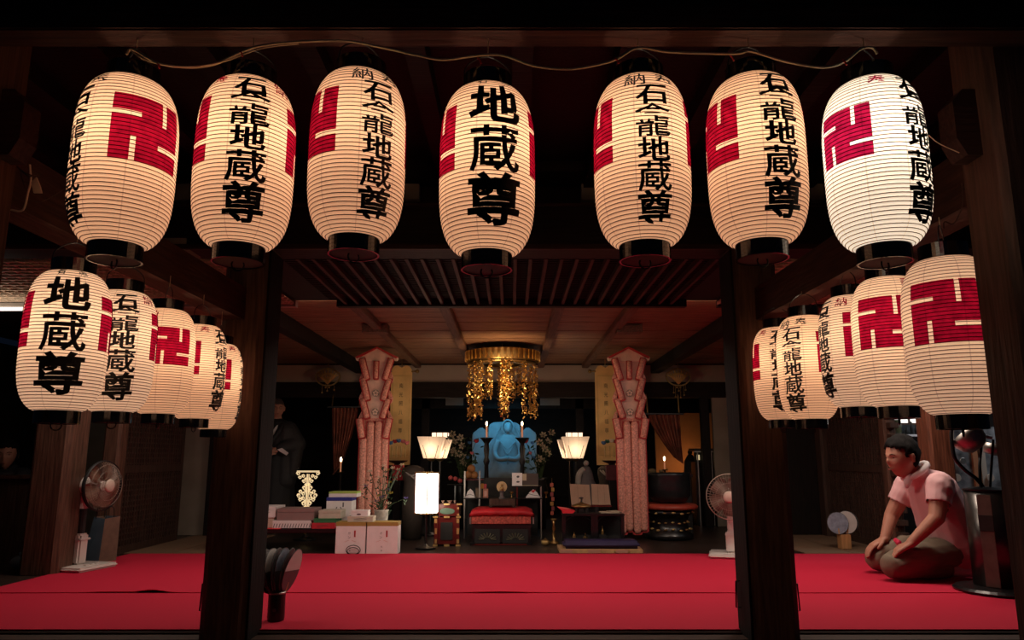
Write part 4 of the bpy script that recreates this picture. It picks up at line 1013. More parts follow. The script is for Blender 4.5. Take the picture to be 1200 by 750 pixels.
for k in range(4): obj('suspension_chain', tube(B(), [(rr * .5 * math.cos(k * PI / 2), rr * .5 * math.sin(k * PI / 2), hh), (rr * .5 * math.cos(k * PI / 2), rr * .5 * math.sin(k * PI / 2), 1.86 - t.location.z)], .005, 5), M['brass'], t)
random.seed(5)
def garland(x, y, y0, y1, w_=3.4):
    z0, z1 = zat(589, y0, KY) - t.location.z, zat(589, y1, KY) - t.location.z; bm = B(); n = int((y1 - y0) / 2.3)
    for i in range(n):
        z = z0 + (z1 - z0) * i / n
        for j in range(6):
            xx = x + random.uniform(-w_, w_) * s * (1 - .35 * (i % 5) / 5); q = random.uniform(.005, .013); yy = y + random.uniform(-.03, .03)
            typ = random.random()
            if typ < .6:
                R_ = Matrix.Translation((xx, yy, z + random.uniform(-.01, .01))) @ Matrix.Rotation(random.uniform(0, 6), 4, 'Z') @ Matrix.Rotation(random.uniform(-1, 1), 4, 'X')
                V = [bm.verts.new(R_ @ Vector(p)) for p in ((-q, 0, -q), (q, 0, -q), (0, -q * .7, q * 1.6), (0, q * .7, q * .2))]
                for f in ((0, 1, 2), (1, 3, 2), (3, 0, 2), (0, 3, 1)): bm.faces.new([V[k] for k in f])
            else: ball(bm, (xx, yy, z), q * .7, 1)
    tube(bm, [(x, y, z0), (x, y, z1)], .002, 4)
    for k in range(3): ball(bm, (x + random.uniform(-2, 2) * s, y, z1 - random.uniform(.0, .03)), .008, 1)
    o = obj('garland', bm, M['gold'], t); o['kind'] = 'stuff'
for dx, y0, y1, yy in ((-38, 428, 490, .0), (-29, 427, 489, -.18), (-13, 427, 468, -.34), (-4, 427, 474, .3), (1, 427, 492, -.36), (13, 428, 466, .25), (9, 427, 466, -.3), (25, 427, 488, -.22), (38, 428, 488, .0), (-20, 428, 462, .3), (20, 428, 458, .3), (-33, 428, 488, .15), (33, 428, 486, .15), (5, 428, 488, -.38), (-24, 428, 490, -.25)):
    garland(dx * s, yy, y0, y1, 3.2)

# hanging gilt keman ornaments in front of the plaster frieze
for px, lab, rows in ((384, 'left', 3), (795, 'right', 3)):
    Y = 8.05; t = T('hanging_gilt_ornament', 'fan-shaped gilt openwork ornament with drops, hanging before the frieze on the %s' % lab, 'ornament', px, 445, Y, zat(px, 441, Y))
    s = scale_at(445, Y)
    obj('hook', tube(B(), [(0, 0, 9 * s), (0, 0, CEIL - t.location.z)], .004, 5), M['brass'], t)
    obj('cap', ball(B(), (0, 0, 9 * s), .02, 2, (1.2, .6, .6)), M['gold_dull'], t)
    rim = [Vector((14 * s * math.cos(a) * (1 if math.sin(a) < .6 else .9), 0, (9 if math.sin(a) > 0 else 11) * s * math.sin(a))) for a in [2 * PI * i / 28 for i in range(28)]]
    obj('rim', tube(B(), rim, .009, 6, closed=True), M['brass'], t)
    bm = B()
    for k in range(-4, 5):
        a = k * .34; tube(bm, smooth_pts([(0, 0, -9 * s), (8 * s * math.sin(a), -.01, -2 * s + 2 * s * math.cos(a)), (12 * s * math.sin(a), 0, 7.5 * s * math.cos(a))], 4), .008, 5)
        ball(bm, (7 * s * math.sin(a), -.008, 3 * s * math.cos(a)), .015, 1, (1, .5, 1))
    obj('openwork', bm, M['gold_dull'], t)
    for k, (x, z) in enumerate(((-2, -13), (2, -13), (0, -17), (8, -16), (-6, -19), (6, -22), (-4, -24), (2, -25))):
        if lab == 'left' and k > 4: break
        obj('drop', ball(tube(B(), [(x * s, 0, -9 * s), (x * s, 0, z * s)], .0015, 4), (x * s, 0, z * s), .011, 1), M['gold_dull'], t)

# layered brocade banners on the two sanctuary pillars
def banner(lab, px, Y, ybot, toprt=0):
    t = T('brocade_banner', lab, 'banner', px, 500, Y, 0, 'brocade banners hanging on the sanctuary pillars')
    s = scale_at(500, Y)
    def z(y): return zat(px, y, Y)
    def pan(name, m, pts, y0, y1, par=None): return obj(name, prism(B(), [(x * s, z(y)) for x, y in pts], y0, y1), m, par or t)
    def strip(x0, y0, x1, y1, wd, yy=-.03, name='brocade_strip'):
        wd *= 1.38
        d = Vector((x1 - x0, y1 - y0)).normalized(); n = Vector((-d.y, d.x))
        def quad(q, e): return [(x0 - n.x * q - d.x * e, y0 - n.y * q - d.y * e), (x0 + n.x * q - d.x * e, y0 + n.y * q - d.y * e), (x1 + n.x * q + d.x * e, y1 + n.y * q + d.y * e), (x1 + n.x * q * .6 + d.x * (e + 1.2), y1 + n.y * q * .6 + d.y * (e + 1.2)), (x1 - n.x * q * .6 + d.x * (e + 1.2), y1 - n.y * q * .6 + d.y * (e + 1.2)), (x1 - n.x * q + d.x * e, y1 - n.y * q + d.y * e)]
        o = pan(name, M['banner_red'], quad(wd / 2 + .95, .6), yy, yy + .012)
        bm = B(); a, b = Vector((x0 * s, yy - .001, z(y0))), Vector((x1 * s, yy - .001, z(y1)))
        tube(bm, [a, a.lerp(b, .03), a.lerp(b, .5), a.lerp(b, .97), b], wd / 2 * s, 10, [.6, 1, 1, 1, .6]); 
        for v in bm.verts: v.co.y = yy + .002 + (v.co.y - yy) * .55
        obj('padded_face', bm, M['banner_pink'], o, smooth=True)
    pan('gable', M['banner_cream'], [(-20, 418.5), (0, 408), (20, 418.5), (19, 424), (-19, 424)], -.03, .02)
    for q in (-1, 1): 
        pan('gable_edge', M['banner_red'], [(0, 407), (0, 409), (q * 23, 421), (q * 25, 419)] if q > 0 else [(0, 409), (0, 407), (-25, 419), (-23, 421)], -.05, .03)
        pan('gable_tip', M['banner_cream'], [(q * 20, 419), (q * 25, 420), (q * 24, 423), (q * 21, 423)], -.045, .02)
    tiers = ((421, 447, 17, 10.5), (444, 471, 15.5, 9), (468, 492, 15, 8.85))
    for k, (y0, y1, w0, w1) in enumerate(tiers):
        pan('tier_panel', M['banner_cream'], [(-w0, y0), (w0, y0), (w1, y1), (-w1, y1)], -.015 + k * .004, .01 + k * .004)
        for q in (-1, 1):
            strip(q * (w0 + .2), y0, q * w1, y1 - 2, 4.6, -.045 + k * .004)
            pan('outer_flare', M['banner_pink'], [(q * 14.5, y0 + 12), (q * 17, y0 + 15), (q * 20, y0 + 22), (q * 19, y0 + 28), (q * 15, y0 + 28)] , -.01 + k * .004, .012 + k * .004)
    strip(0, 424, 0, 444, 3.6, -.045)
    for y in (461, 483):
        o = obj('round_crest', tf(lathe(B(), [(4.2 * s, 0), (4.2 * s, .003)], 20), Matrix.Translation((0, -.022, z(y))) @ Matrix.Rotation(PI / 2, 4, 'X')), flat('grey_crest', (0.26, 0.21, 0.17)), t)
        for k in range(5): obj('crest_petal', tf(lathe(B(), [(1.3 * s, 0), (1.3 * s, .002)], 10), Matrix.Translation((2.3 * s * math.sin(k * 1.257), -.0255, z(y) + 2.3 * s * math.cos(k * 1.257))) @ Matrix.Rotation(PI / 2, 4, 'X')), M['banner_cream'], o)
    for q in (-1, 1): strip(q * 17.5, 491, q * 13.5, 513, 5, -.05)
    xs = (-12.6, -4.6, 4.6, 12.6)
    for k, x in enumerate(xs): strip(x, 494 if abs(x) < 8 else 512, x * .96, ybot - (3 if k % 2 else 0), 6.4, -.025)
    pan('backing', M['banner_pink'], [(-15.5, 490), (15.5, 490), (13.5, ybot - 4), (-13.5, ybot - 4)], -.012, .006)
    obj('hanger', tube(B(), [(0, 0, z(409) - .01), (0, 0, CEIL)], .01, 6), M['brass'], t)
banner('left brocade banner of white panels and red tubes, beside the candle and curtain', 439.5, 6.9, 606)
banner('right brocade banner of white panels and red tubes, left of the bronze bowl', 738.5, 6.9, 625)
for px in (440, 739):
    pillar('wooden_pillar', 'dark sanctuary pillar hidden behind the %s brocade banner' % ('left' if px == 440 else 'right'), at(px, 500, BACK).x, BACK - .12, 0.20, 0, CEIL, M['post_black'])
# gilt inscribed tablets beside them
for px0, px1, lab, dx in ((456, 483, 'left', 1), (697, 724, 'right', -1)):
    Y = 7.8; cx = (px0 + px1) / 2
    t = T('gilt_tablet', 'tall gold tablet with a column of characters, hanging beside the %s brocade banner' % lab, 'tablet', cx, 480, Y, zat(cx, 545, Y))
    s = scale_at(480, Y); h = zat(cx, 436, Y) - t.location.z; w2 = 12.3 * s
    obj('board', BX(-w2, 0, 0, w2, .03, h, .003), M['goldleaf'], t)
    bm = B(); i_ = .02
    for a in ((-w2 + i_, 0.1, -w2 + i_ + .004, h - .04), (w2 - i_ - .004, .1, w2 - i_, h - .04), (-w2 + i_, h - .044, w2 - i_, h - .04), (-w2 + i_, .1, w2 - i_, .104)): box(bm, a[0], -.003, a[1], a[2], .001, a[3])
    obj('inner_border', bm, M['gold_dull'], t)
    obj('crown', prism(B(), [(-w2 * .9, h), (w2 * .9, h), (w2 * .95, h + 3 * s), (w2 * .72, h + 7 * s), (w2 * .4, h + 8 * s), (0, h + 5 * s), (-w2 * .4, h + 8 * s), (-w2 * .72, h + 7 * s), (-w2 * .95, h + 3 * s)], -.006, .03), M['goldleaf'], t)
    obj('rod_knob', ball(B(), (dx * (w2 + 6 * s), .01, h + 1 * s), .022, 2), M['brass'], t); obj('rod', tube(B(), [(dx * w2 * .8, .01, h + 1 * s), (dx * (w2 + 6 * s), .01, h + 1 * s)], .008, 6), M['brass'], t)
    for k, ch in enumerate('南光照八福尊'): text_plate(t, ch, 0, zat(cx, 452 + k * 10.5, Y) - t.location.z, .040, .050, -.002, flat('tablet_ink', (0.12, 0.08, 0.035)))
    obj('hanger', tube(B(), [(0, .015, h + 5 * s), (0, .015, CEIL - t.location.z)], .004, 5), M['brass'], t)
# ornament stands with coloured flower balls before the tablets
for px, lab, cols in ((466, 'left', ('petal_blue', 'petal_red', 'petal_blue', 'petal_pink', 'petal_pink')), (717, 'right', ('petal_blue', 'leaf', 'petal_white', 'petal_red', 'leaf'))):
    Y = 7.35; t = T('flower_stand', 'lacquered stand with coloured blossoms before the %s gold tablet' % lab, 'stand', px, 545, Y)
    s = scale_at(530, Y)
    gm = flat('teal_leaf', (0.02, 0.13, 0.10))
    for k, cn in enumerate(cols): rose(t, ((-9 + 4.7 * k) * s, .02 * (k % 2), zat(px, 519 - 2.5 * math.sin(k * .8), Y)), .030, gm if cn == 'leaf' else M[cn])
    for k in range(4): obj('gilt_bar', BX((-8 + 5.2 * k) * s, -.01, zat(px, 536, Y), (-6.4 + 5.2 * k) * s, .01, zat(px, 523, Y)), M['gold_dull'], t)
    obj('dish', lathe(B(), [(.03, -.03), (.095, -.005), (.10, .004), (.03, .0)], 20, (0, 0, zat(px, 540, Y))), M['shutter'], t)
    obj('cloth', LB(t, px - 6, 545, px + 6, 563, Y - .05, Y + .05), mat('dark_red_cloth', (0.38 if lab == 'left' else .10, 0.012, 0.02), 0.6), t)
    obj('column', BX(-.03, -.03, 0, .03, .03, zat(px, 541, Y)), M['black'], t)
# pale draped figures flanking the altar
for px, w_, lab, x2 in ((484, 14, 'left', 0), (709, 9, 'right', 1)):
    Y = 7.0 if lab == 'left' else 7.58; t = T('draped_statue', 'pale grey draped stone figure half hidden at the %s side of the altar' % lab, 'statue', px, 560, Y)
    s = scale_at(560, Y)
    obj('body', lathe(B(), [(.09, 0), (.10, zat(px, 590, Y)), (w_ * .75 * s, zat(px, 565, Y)), (w_ * s, zat(px, 555, Y)), (w_ * .9 * s, zat(px, 549, Y)), (w_ * .4 * s, zat(px, 545.5, Y)), (.001, zat(px, 545, Y))], 20), mat('shadowed_stone', (0.035, 0.024, 0.018), 0.8, bump=.2), t, smooth=True)  # near-black body: the shadow on the figure is put into its colour
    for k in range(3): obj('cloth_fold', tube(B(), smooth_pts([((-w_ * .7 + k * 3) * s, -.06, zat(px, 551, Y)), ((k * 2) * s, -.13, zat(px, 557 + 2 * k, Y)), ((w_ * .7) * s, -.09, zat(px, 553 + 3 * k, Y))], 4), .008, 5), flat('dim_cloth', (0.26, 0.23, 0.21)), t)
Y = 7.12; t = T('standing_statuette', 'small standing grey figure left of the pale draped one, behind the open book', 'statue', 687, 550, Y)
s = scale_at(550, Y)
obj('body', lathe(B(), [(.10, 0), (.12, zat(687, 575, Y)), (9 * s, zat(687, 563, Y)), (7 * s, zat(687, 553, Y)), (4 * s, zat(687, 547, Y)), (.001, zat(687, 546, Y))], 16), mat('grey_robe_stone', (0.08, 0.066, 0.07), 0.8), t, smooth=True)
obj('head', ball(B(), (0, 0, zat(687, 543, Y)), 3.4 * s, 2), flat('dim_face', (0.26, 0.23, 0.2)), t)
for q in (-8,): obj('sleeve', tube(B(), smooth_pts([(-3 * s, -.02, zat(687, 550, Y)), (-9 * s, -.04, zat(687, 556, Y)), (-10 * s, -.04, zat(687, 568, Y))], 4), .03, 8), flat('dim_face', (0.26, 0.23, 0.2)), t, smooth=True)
# big flower arrangements either side of the statue
random.seed(21)
for px, lab, sgn in ((540, 'left', -1), (634, 'right', 1)):
    Y = 7.95; t = T('flower_arrangement', 'tall vase of white lilies with red and blue blooms at the %s of the candles' % lab, 'flowers', px, 560, Y)
    s = scale_at(530, Y)
    z0 = zat(px, 560, Y); obj('vase', lathe(B(), [(.05, 0), (.05, z0 - .2), (.075, z0 - .12), (.05, z0 - .03), (.065, z0)], 20), M['iron'], t, smooth=True)
    pts = []
    for k in range(11):
        x = (random.uniform(-8, 5)) * (1 if sgn < 0 else -1) * 1.1; y = 508 + k * 3.6 + random.uniform(-2, 2)
        x += (-sgn) * (-4 + (k * .5))
        p = Vector((x * s, random.uniform(-.06, .04), zat(px, y, Y))); pts.append(p); flower(t, p, .045, M['petal_white'], 6, (random.uniform(-.8, .8), -1, random.uniform(-.2, .8)))
    for (dx, y, m_, r) in ((18, 517, 'petal_red', .034), (10, 519, 'petal_blue', .026), (13, 531, 'petal_pink', .026), (16, 541, 'leaf', .03), (8, 536, 'petal_blue', .024)):
        p = Vector((dx * -sgn * s, -.06, zat(px, y, Y))); pts.append(p); rose(t, p, r, M[m_])
    stems(t, pts, (0, 0, z0 - .03)); leaves(t, [p + Vector((random.uniform(-.05, .05), 0, -random.uniform(0, .1))) for p in pts for _ in range(4)], .06)
for i, (px, py) in enumerate(((528, 560), (533.5, 561), (539, 563.5))):
    c = at(px, py, 7.2); o = tag(obj('apple', ball(B(), (0, 0, 0), .024, 2, (1, 1, .92)), flat('dim_apple', (0.34, 0.05, 0.05)), smooth=True, loc=c), ('left', 'middle', 'right')[i] + ' one of three red apples on the stemmed dish', 'apple', 'red apples beside the altar')
    obj('stalk', tube(B(), [(0, 0, .018), (.003, 0, .032)], .002, 5), M['shutter'], o)
c = at(533.5, 564.5, 7.2); t = thing('fruit_dish', 'tall dark stemmed dish carrying the three red apples', 'dish', (c.x, 7.2, 0))
obj('bowl', lathe(B(), [(.02, zat(533, 568, 7.2) - .01), (.075, zat(533, 566.5, 7.2) - .02), (.08, zat(533, 566, 7.2) - .012), (.02, zat(533, 566.5, 7.2) - .022)], 20), M['black'], t); obj('stem', tube(B(), [(0, 0, 0), (0, 0, zat(533, 568, 7.2))], .012, 6), M['black'], t)
# altar shelf with small offerings
HY = 7.0
t = T('altar_shelf', 'black tiered shelf of small offerings behind the red altar table', 'shelf', 590, 590, HY)
ZL1 = zat(590, 583.5, HY); ZL2 = zat(590, 569.5, HY)
obj('lower_board', loc(box(B(), at(543, 584, HY).x, HY, ZL1 - .012, at(636, 584, HY).x, HY + .3, ZL1, .002), t), M['black'], t)
obj('upper_board', loc(box(B(), at(600, 570, HY).x, HY, ZL2 - .010, at(634, 570, HY).x, HY + .22, ZL2, .002), t), M['black'], t)
obj('upper_board', loc(box(B(), at(543, 564, HY).x, HY + .1, zat(590, 562, HY) - .01, at(566, 564, HY).x, HY + .3, zat(590, 562, HY), .002), t), M['vermilion'], t)
for x in (544.5, 562, 606, 634): obj('post', loc(RB(x - .8, 552 if x < 600 else 570, x + .8, 584, HY + .003, HY + .02, 0, 0), t), M['steel'] if x != 606 else M['vermilion'], t)
obj('backboard', loc(RB(548, 560, 630, 640, HY + .3, HY + .32, 0, 0), t), M['matte_black'], t)
def item(name, label, cat, px, z, Y, parts, grp=None):
    t = thing(name, label, cat, (at(px, 575, Y).x, Y, z), 0, grp)
    for nm, bm, m in parts: obj(nm, bm, m, t)
s = scale_at(575, HY)
def peak(x0, x1, h, h2): return prism(B(), [(x0 * s, 0), (x1 * s, 0), (x1 * .55 * s, h2 * s), (0, h * s), (x0 * .5 * s, h2 * s)], -.01, .03)
item('folded_paper_offering', 'white peaked folded paper on the left of the altar shelf', 'paper offering', 551, ZL1, HY + .06, [('paper', peak(-6, 6, 10, 7), M['card_white']), ('cord', tube(B(), [(-6 * s, -.012, 2 * s), (0, -.013, 4 * s), (6 * s, -.012, 1.5 * s)], .002, 4), M['ink_grey'])])
item('folded_paper_offering', 'white peaked folded paper with red tip on the right of the altar shelf', 'paper offering', 625, ZL1, HY + .06, [('paper', peak(-9, 8, 9.5, 6), M['card_white']), ('red_tip', prism(B(), [(-3 * s, 8 * s), (3 * s, 9 * s), (0, 5.5 * s)], -.014, -.011), M['red_cloth']), ('cord', tube(B(), [(-7 * s, -.012, 5 * s), (0, -.013, 3 * s), (7 * s, -.012, 2 * s)], .002, 4), M['ink_grey'])])
item('sake_box', 'small pinkish box with pale label on the altar shelf, left of the halo figure', 'box', 569, ZL1, HY + .05, [('body', BX(-3 * s, 0, 0, 3 * s, .05, 10 * s, .002), mat('pink_box', (0.45, 0.17, 0.12), .6)), ('label_plate', BX(-1.6 * s, -.001, 1.5 * s, 1.6 * s, .001, 8 * s), flat('pale_label', (0.62, 0.34, 0.28)))])
item('sake_box', 'small brown box beside the pinkish one on the altar shelf', 'box', 561, ZL1, HY + .07, [('body', BX(-3.6 * s, 0, 0, 3.6 * s, .05, 10.5 * s, .002), mat('brown_box', (0.17, 0.11, 0.07), .6)), ('lid', BX(-3.7 * s, -.001, 10.5 * s, 3.7 * s, .051, 11.5 * s), M['shutter'])])
item('fruit_packet', 'yellow and red packet standing on top of the pinkish box', 'packet', 567, ZL1 + 10 * s + .001, HY + .055, [('yellow_half', BX(-3.6 * s, 0, 0, 0, .03, 6 * s, .004), flat('yellow_packet', (0.5, 0.22, 0.04))), ('red_half', BX(0, 0, 0, 3.2 * s, .03, 5.6 * s, .004), flat('red_packet', (0.42, 0.04, 0.05)))])
item('pumpkin_offering', 'cluster of dull orange fruits on the left upper board of the altar shelf', 'fruit', 552, zat(590, 562, HY) + .0, HY + .16, [('fruit', ball(ball(ball(B(), (-3 * s, 0, 5 * s), 5 * s, 2), (4 * s, 0, 4.6 * s), 4.6 * s, 2), (0, 0, 12 * s), 5.2 * s, 2), mat('dull_orange', (0.26, 0.11, 0.03), .6)), ('stalk', tube(B(), [(0, 0, 16.5 * s), (0, 0, 19 * s)], .003, 5), M['leaf'])])
item('picture_card', 'white card with two small dark figures, standing at the upper right board', 'card', 606, ZL2, HY + .05, [('card', tf(BX(-6 * s, 0, 0, 6 * s, .003, 15 * s), Matrix.Rotation(-.15, 4, 'X')), M['card_white']), ('print', tf(ball(ball(B(), (1 * s, -.003, 10.5 * s), 1.8 * s, 1, (1.1, .2, .8)), (1 * s, -.003, 4.5 * s), 1.9 * s, 1, (1.2, .2, .6)), Matrix.Rotation(-.15, 4, 'X')), M['ink_grey'])])
item('open_booklet', 'dark open booklet beside the white picture card', 'book', 621, ZL2, HY + .06, [('cover', tf(BX(-9 * s, 0, 0, 10 * s, .006, 14.5 * s), Matrix.Rotation(-.2, 4, 'X')), flat('dark_cover', (0.06, 0.035, 0.03))), ('page_edge', BX(-9 * s, -.004, 0, 10 * s, -.001, .006), M['paper']), ('page', tf(BX(-9 * s, -.003, 6 * s, -4 * s, -.001, 14 * s), Matrix.Rotation(-.2, 4, 'X')), M['paper'])])
for px, lab in ((599.5, 'left of'), (640, 'right of')):
    item('brass_cup', 'small yellow brass stemmed cup %s the white picture card' % lab, 'cup', px, ZL1, HY + .05, [('cup', lathe(B(), [(.010, 0), (.004, .01), (.004, .03), (.016, .04), (.018, .055)], 12), M['gold'])])
# hanging paper-crane string right of the shelf
t = T('paper_string', 'hanging string of pink and orange paper ornaments right of the altar shelf', 'ornament', 647, 580, 6.95)
for k in range(7): obj('paper_ornament', BX((-2.2 + (k % 2) * 1.2) * s, -.01, zat(647, 566 + k * 5.5 + 4.6, 6.95), (1.6 + (k % 2)) * s, .01, zat(647, 566 + k * 5.5, 6.95), .003), flat(('salmon_paper', 'amber_paper', 'rose_paper')[k % 3], ((0.42, 0.10, 0.06), (0.42, 0.22, 0.05), (0.28, 0.06, 0.06))[k % 3]), t)
obj('cord', tube(B(), [(0, 0.012, zat(647, 560, 6.95)), (0, .012, 0)], .002, 4), M['brass'], t)
t = T('brass_stand', 'slender brass stand at the foot of the paper string', 'stand', 649, 630, 6.6)
obj('stem', lathe(B(), [(.045, 0), (.04, .015), (.012, .03), (.018, .08), (.008, .10), (.018, .13), (.008, .16), (.02, .20)], 14), M['brass'], t, smooth=True)
obj('rim', lathe(B(), [(.024, .20), (.028, .21), (.02, .212)], 14), M['gold_dull'], t)
t = T('incense_pot', 'tiny yellow brass pot on the dark floor right of the altar table', 'pot', 639, 640, 6.5)
obj('pot', lathe(B(), [(.02, 0), (.034, .012), (.036, .035), (.03, .04)], 16), M['gold_dull'], t, smooth=True); obj('lid', lathe(B(), [(.03, .04), (.01, .052), (.004, .06)], 16), M['brass'], t)

# curtains and the small lit altar at the right back
def curtain(lab, pts_top, pts_bot, Y, tie):
    t = T('drawn_curtain', lab, 'curtain', (pts_top[0][0] + pts_top[1][0]) / 2, 520, Y)
    bm = B(); n, m_ = 36, 14; g = []
    for i in range(n + 1):
        row = []
        for j in range(m_ + 1):
            v = j / m_
            xt = pts_top[0][0] + (pts_top[1][0] - pts_top[0][0]) * i / n; xb = pts_bot[0][0] + (pts_bot[1][0] - pts_bot[0][0]) * i / n
            e = v ** 1.3; px = xt + (xb - xt) * e; py = pts_top[0][1] + (pts_bot[0][1] + (pts_bot[1][1] - pts_bot[0][1]) * i / n - pts_top[0][1]) * v
            p = at(px, py, Y); row.append(bm.verts.new((p.x - t.location.x, .03 * math.sin(i * 1.35), p.z)))
        g.append(row)
    for a, b in zip(g, g[1:]):
        for j in range(m_): bm.faces.new((a[j], b[j], b[j + 1], a[j + 1]))
    obj('curtain_cloth', bm, M['curtain'], t, smooth=True)
    for q in (0, 1): a = at(pts_top[q][0], pts_top[q][1], Y); obj('rail_hanger', tube(B(), [(a.x - t.location.x, 0, a.z), (a.x - t.location.x, 0.03, at(600, 464, BACK).z), (a.x - t.location.x, 0.06, at(600, 462, BACK).z)], .008, 5), M['brass'], t)
    a, b = at(pts_bot[0][0], pts_bot[0][1], Y), at(pts_bot[1][0], pts_bot[1][1], Y)
    obj('tie_cord', tube(B(), [(a.x - t.location.x, -.04, a.z), (b.x - t.location.x, -.04, b.z)], .006, 6), M['curtain'], t)
    a, b = at(pts_top[0][0], pts_top[0][1], Y), at(pts_top[1][0], pts_top[1][1], Y)
    obj('curtain_rail', tube(B(), [(a.x - t.location.x - .05, 0, a.z + .01), (b.x - t.location.x + .05, 0, b.z + .01)], .012, 6), M['black'], t)
curtain('red-brown curtain gathered to the left, behind the left candle', ((389, 478), (421, 478)), ((391, 556), (400, 545)), 8.12, 0)
curtain('red-brown curtain sweeping down to the right, behind the right candle', ((759, 486), (796, 486)), ((790, 536), (800, 543)), 8.12, 0)
Y = 8.3
t = T('lit_shrine_box', 'small dark shrine cabinet with a cream lit window at the right back', 'cabinet', 829, 530, Y)
obj('roof', LB(t, 814, 525.5, 840, 528.5, Y - .05, Y + .25, .003), M['black'], t); obj('top_edge', LB(t, 813, 528.6, 840, 530, Y - .05, Y - .03), M['steel'], t)
obj('lit_window', LB(t, 823.5, 533, 834, 540, Y, Y + .02, .008), M['cream_glow'], t); obj('side_window', LB(t, 817, 533, 820, 539, Y, Y + .02), M['cream_glow'], t)
obj('back', LB(t, 815, 530, 839, 600, Y + .2, Y + .22, 0, 0), M['matte_black'], t)
for x in (820.3, 836.5): obj('post', LB(t, x - .6, 530, x + .6, 650, Y - .02, Y, 0, 0), M['steel'], t)
obj('base', LB(t, 816, 541.5, 838, 600, Y + .0, Y + .2, .003, 0), M['black'], t)
t = T('dark_statuette', 'black silhouetted figure standing left of the lit shrine cabinet', 'statue', 809, 540, 8.85)
obj('body', lathe(B(), [(.09, 0), (.09, zat(809, 560, 8.85)), (.07, zat(809, 540, 8.85)), (.03, zat(809, 533, 8.85)), (.001, zat(809, 532, 8.85))], 14), M['matte_black'], t); obj('head', ball(B(), (0, 0, zat(809, 530, 8.85)), .03, 2), M['matte_black'], t)
light('amber_wall_light', 'POINT', (at(806, 545, 9.0).x, 9.0, zat(806, 545, 9.0)), 1.8, (1, .5, .2), .03)
t = T('low_ledge', 'dark ledge behind the great bronze bowl', 'ledge', 790, 565, 7.45)
obj('board', loc(box(B(), at(760, 560, 7.45).x, 7.45, zat(780, 555.5, 7.5) - .03, at(812, 560, 7.45).x, 7.62, zat(780, 555.5, 7.5) - .0, .003), t), M['black'], t); 
obj('base', loc(box(B(), at(762, 560, 7.45).x, 7.47, 0, at(810, 560, 7.45).x, 7.60, zat(780, 555.5, 7.5) - .03), t), M['matte_black'], t)

# ================================================================== ELECTRIC FANS, HAND FANS, RIGHT-HAND CORNER
def electric_fan(label, base, yaw, R_, hz, col_in, dark_neck=True, tilt=0.0):
    t = thing('electric_fan', label, 'fan', base)
    t.rotation_euler = (0, 0, yaw)       # local +x is the way it blows
    obj('base_plate', BX(-.16, -.17, 0, .18, .17, .028, .012), M['white'], t)
    for k in range(3): obj('button', BX(.10, -.06 + k * .045, .028, .125, -.03 + k * .045, .036, .002), M['white'], t)
    h = hz
    obj('lower_column', box(B(), -.042, -.042, .028, 0.038, .038, h * .42, .012), M['white'], t)
    obj('collar', box(B(), -.046, -.046, h * .34, .046, .046, h * .365, .004), M['white'], t)
    obj('extension_tube', tube(B(), [(0, 0, h * .42), (0, 0, h * .74)], .026, 12), M['matte_black'] if dark_neck else M['white'], t)
    obj('neck', tube(B(), [(0, 0, h * .72), (0, 0, h * .86), (.0, 0, h * .98)], .03, 12, taper=[1, .95, .8]), M['white'], t)
    hd = bpy.data.objects.new('fan_head', None); 
    Rt = Matrix.Translation((0, 0, h)) @ Matrix.Rotation(tilt, 4, 'Y')
    ax = Matrix.Rotation(PI / 2, 4, 'Y')   # lathe axis z -> x
    def A(bm, dx=.045): return tf(bm, Rt @ Matrix.Translation((dx, 0, 0)) @ ax)
    obj('motor_housing', A(lathe(B(), [(.03, -.15), (.050, -.142), (.058, -.12), (.058, .0), (.05, .035)], 24)), M['white'], t, smooth=True)
    g = flat('cage_wire', (0.42, 0.33, 0.27), .4)
    obj('cage_rim', A(lathe(B(), [(R_, .075), (R_ * 1.03, .082), (R_ * 1.03, .098), (R_, .105), (R_ * .985, .09), (R_, .075)], 48, caps=False)), M['matte_black'] if dark_neck else g, t)
    bm = B()
    for k in range(48):
        a = 2 * PI * k / 48; c_, s_ = math.cos(a), math.sin(a)
        tube(bm, [(.045 * c_, .045 * s_, .148), (R_ * .55 * c_, R_ * .55 * s_, .140), (R_ * .9 * c_, R_ * .9 * s_, .112), (R_ * c_, R_ * s_, .09)], .0011, 3)
        tube(bm, [(.05 * c_, .05 * s_, .035), (R_ * .6 * c_, R_ * .6 * s_, .045), (R_ * c_, R_ * s_, .085)], .0011, 3)
    for q in (.35, .6, .85): tube(bm, [(R_ * q * math.cos(2 * PI * k / 40), R_ * q * math.sin(2 * PI * k / 40), .148 - .03 * q ** 2) for k in range(40)], .0013, 3, closed=True)
    o = obj('cage_wires', A(bm), g, t); o['kind'] = 'stuff'
    obj('front_cap', A(lathe(B(), [(R_ * .25, .142), (R_ * .27, .150), (R_ * .2, .158), (.001, .160)], 24)), flat('cap_cream', (0.62, 0.50, 0.42)) , t, smooth=True)
    obj('hub', A(lathe(B(), [(.03, .06), (.032, .10), (.001, .115)], 20)), M['white'], t)
    for k in range(5):
        bm = B(); n = 8; P_ = []
        for i in range(n + 1):
            r = .03 + (R_ * .9 - .03) * i / n; wd = .34 + .30 * math.sin(PI * (.15 + .8 * i / n))
            a0 = 2 * PI * k / 5 + .15 * i / n
            P_.append([bm.verts.new((r * math.cos(a0 + s_ * wd), r * math.sin(a0 + s_ * wd), .085 + s_ * .018)) for s_ in (-1, 0, 1)])
        for a, b in zip(P_, P_[1:]):
            for j in range(2): bm.faces.new((a[j], b[j], b[j + 1], a[j + 1]))
        bmesh.ops.solidify(bm, geom=bm.faces[:], thickness=.002)
        obj('blade', A(bm), col_in, t, smooth=True)
    bpy.data.objects.remove(hd)
    return t
b = onfloor(90, 668)
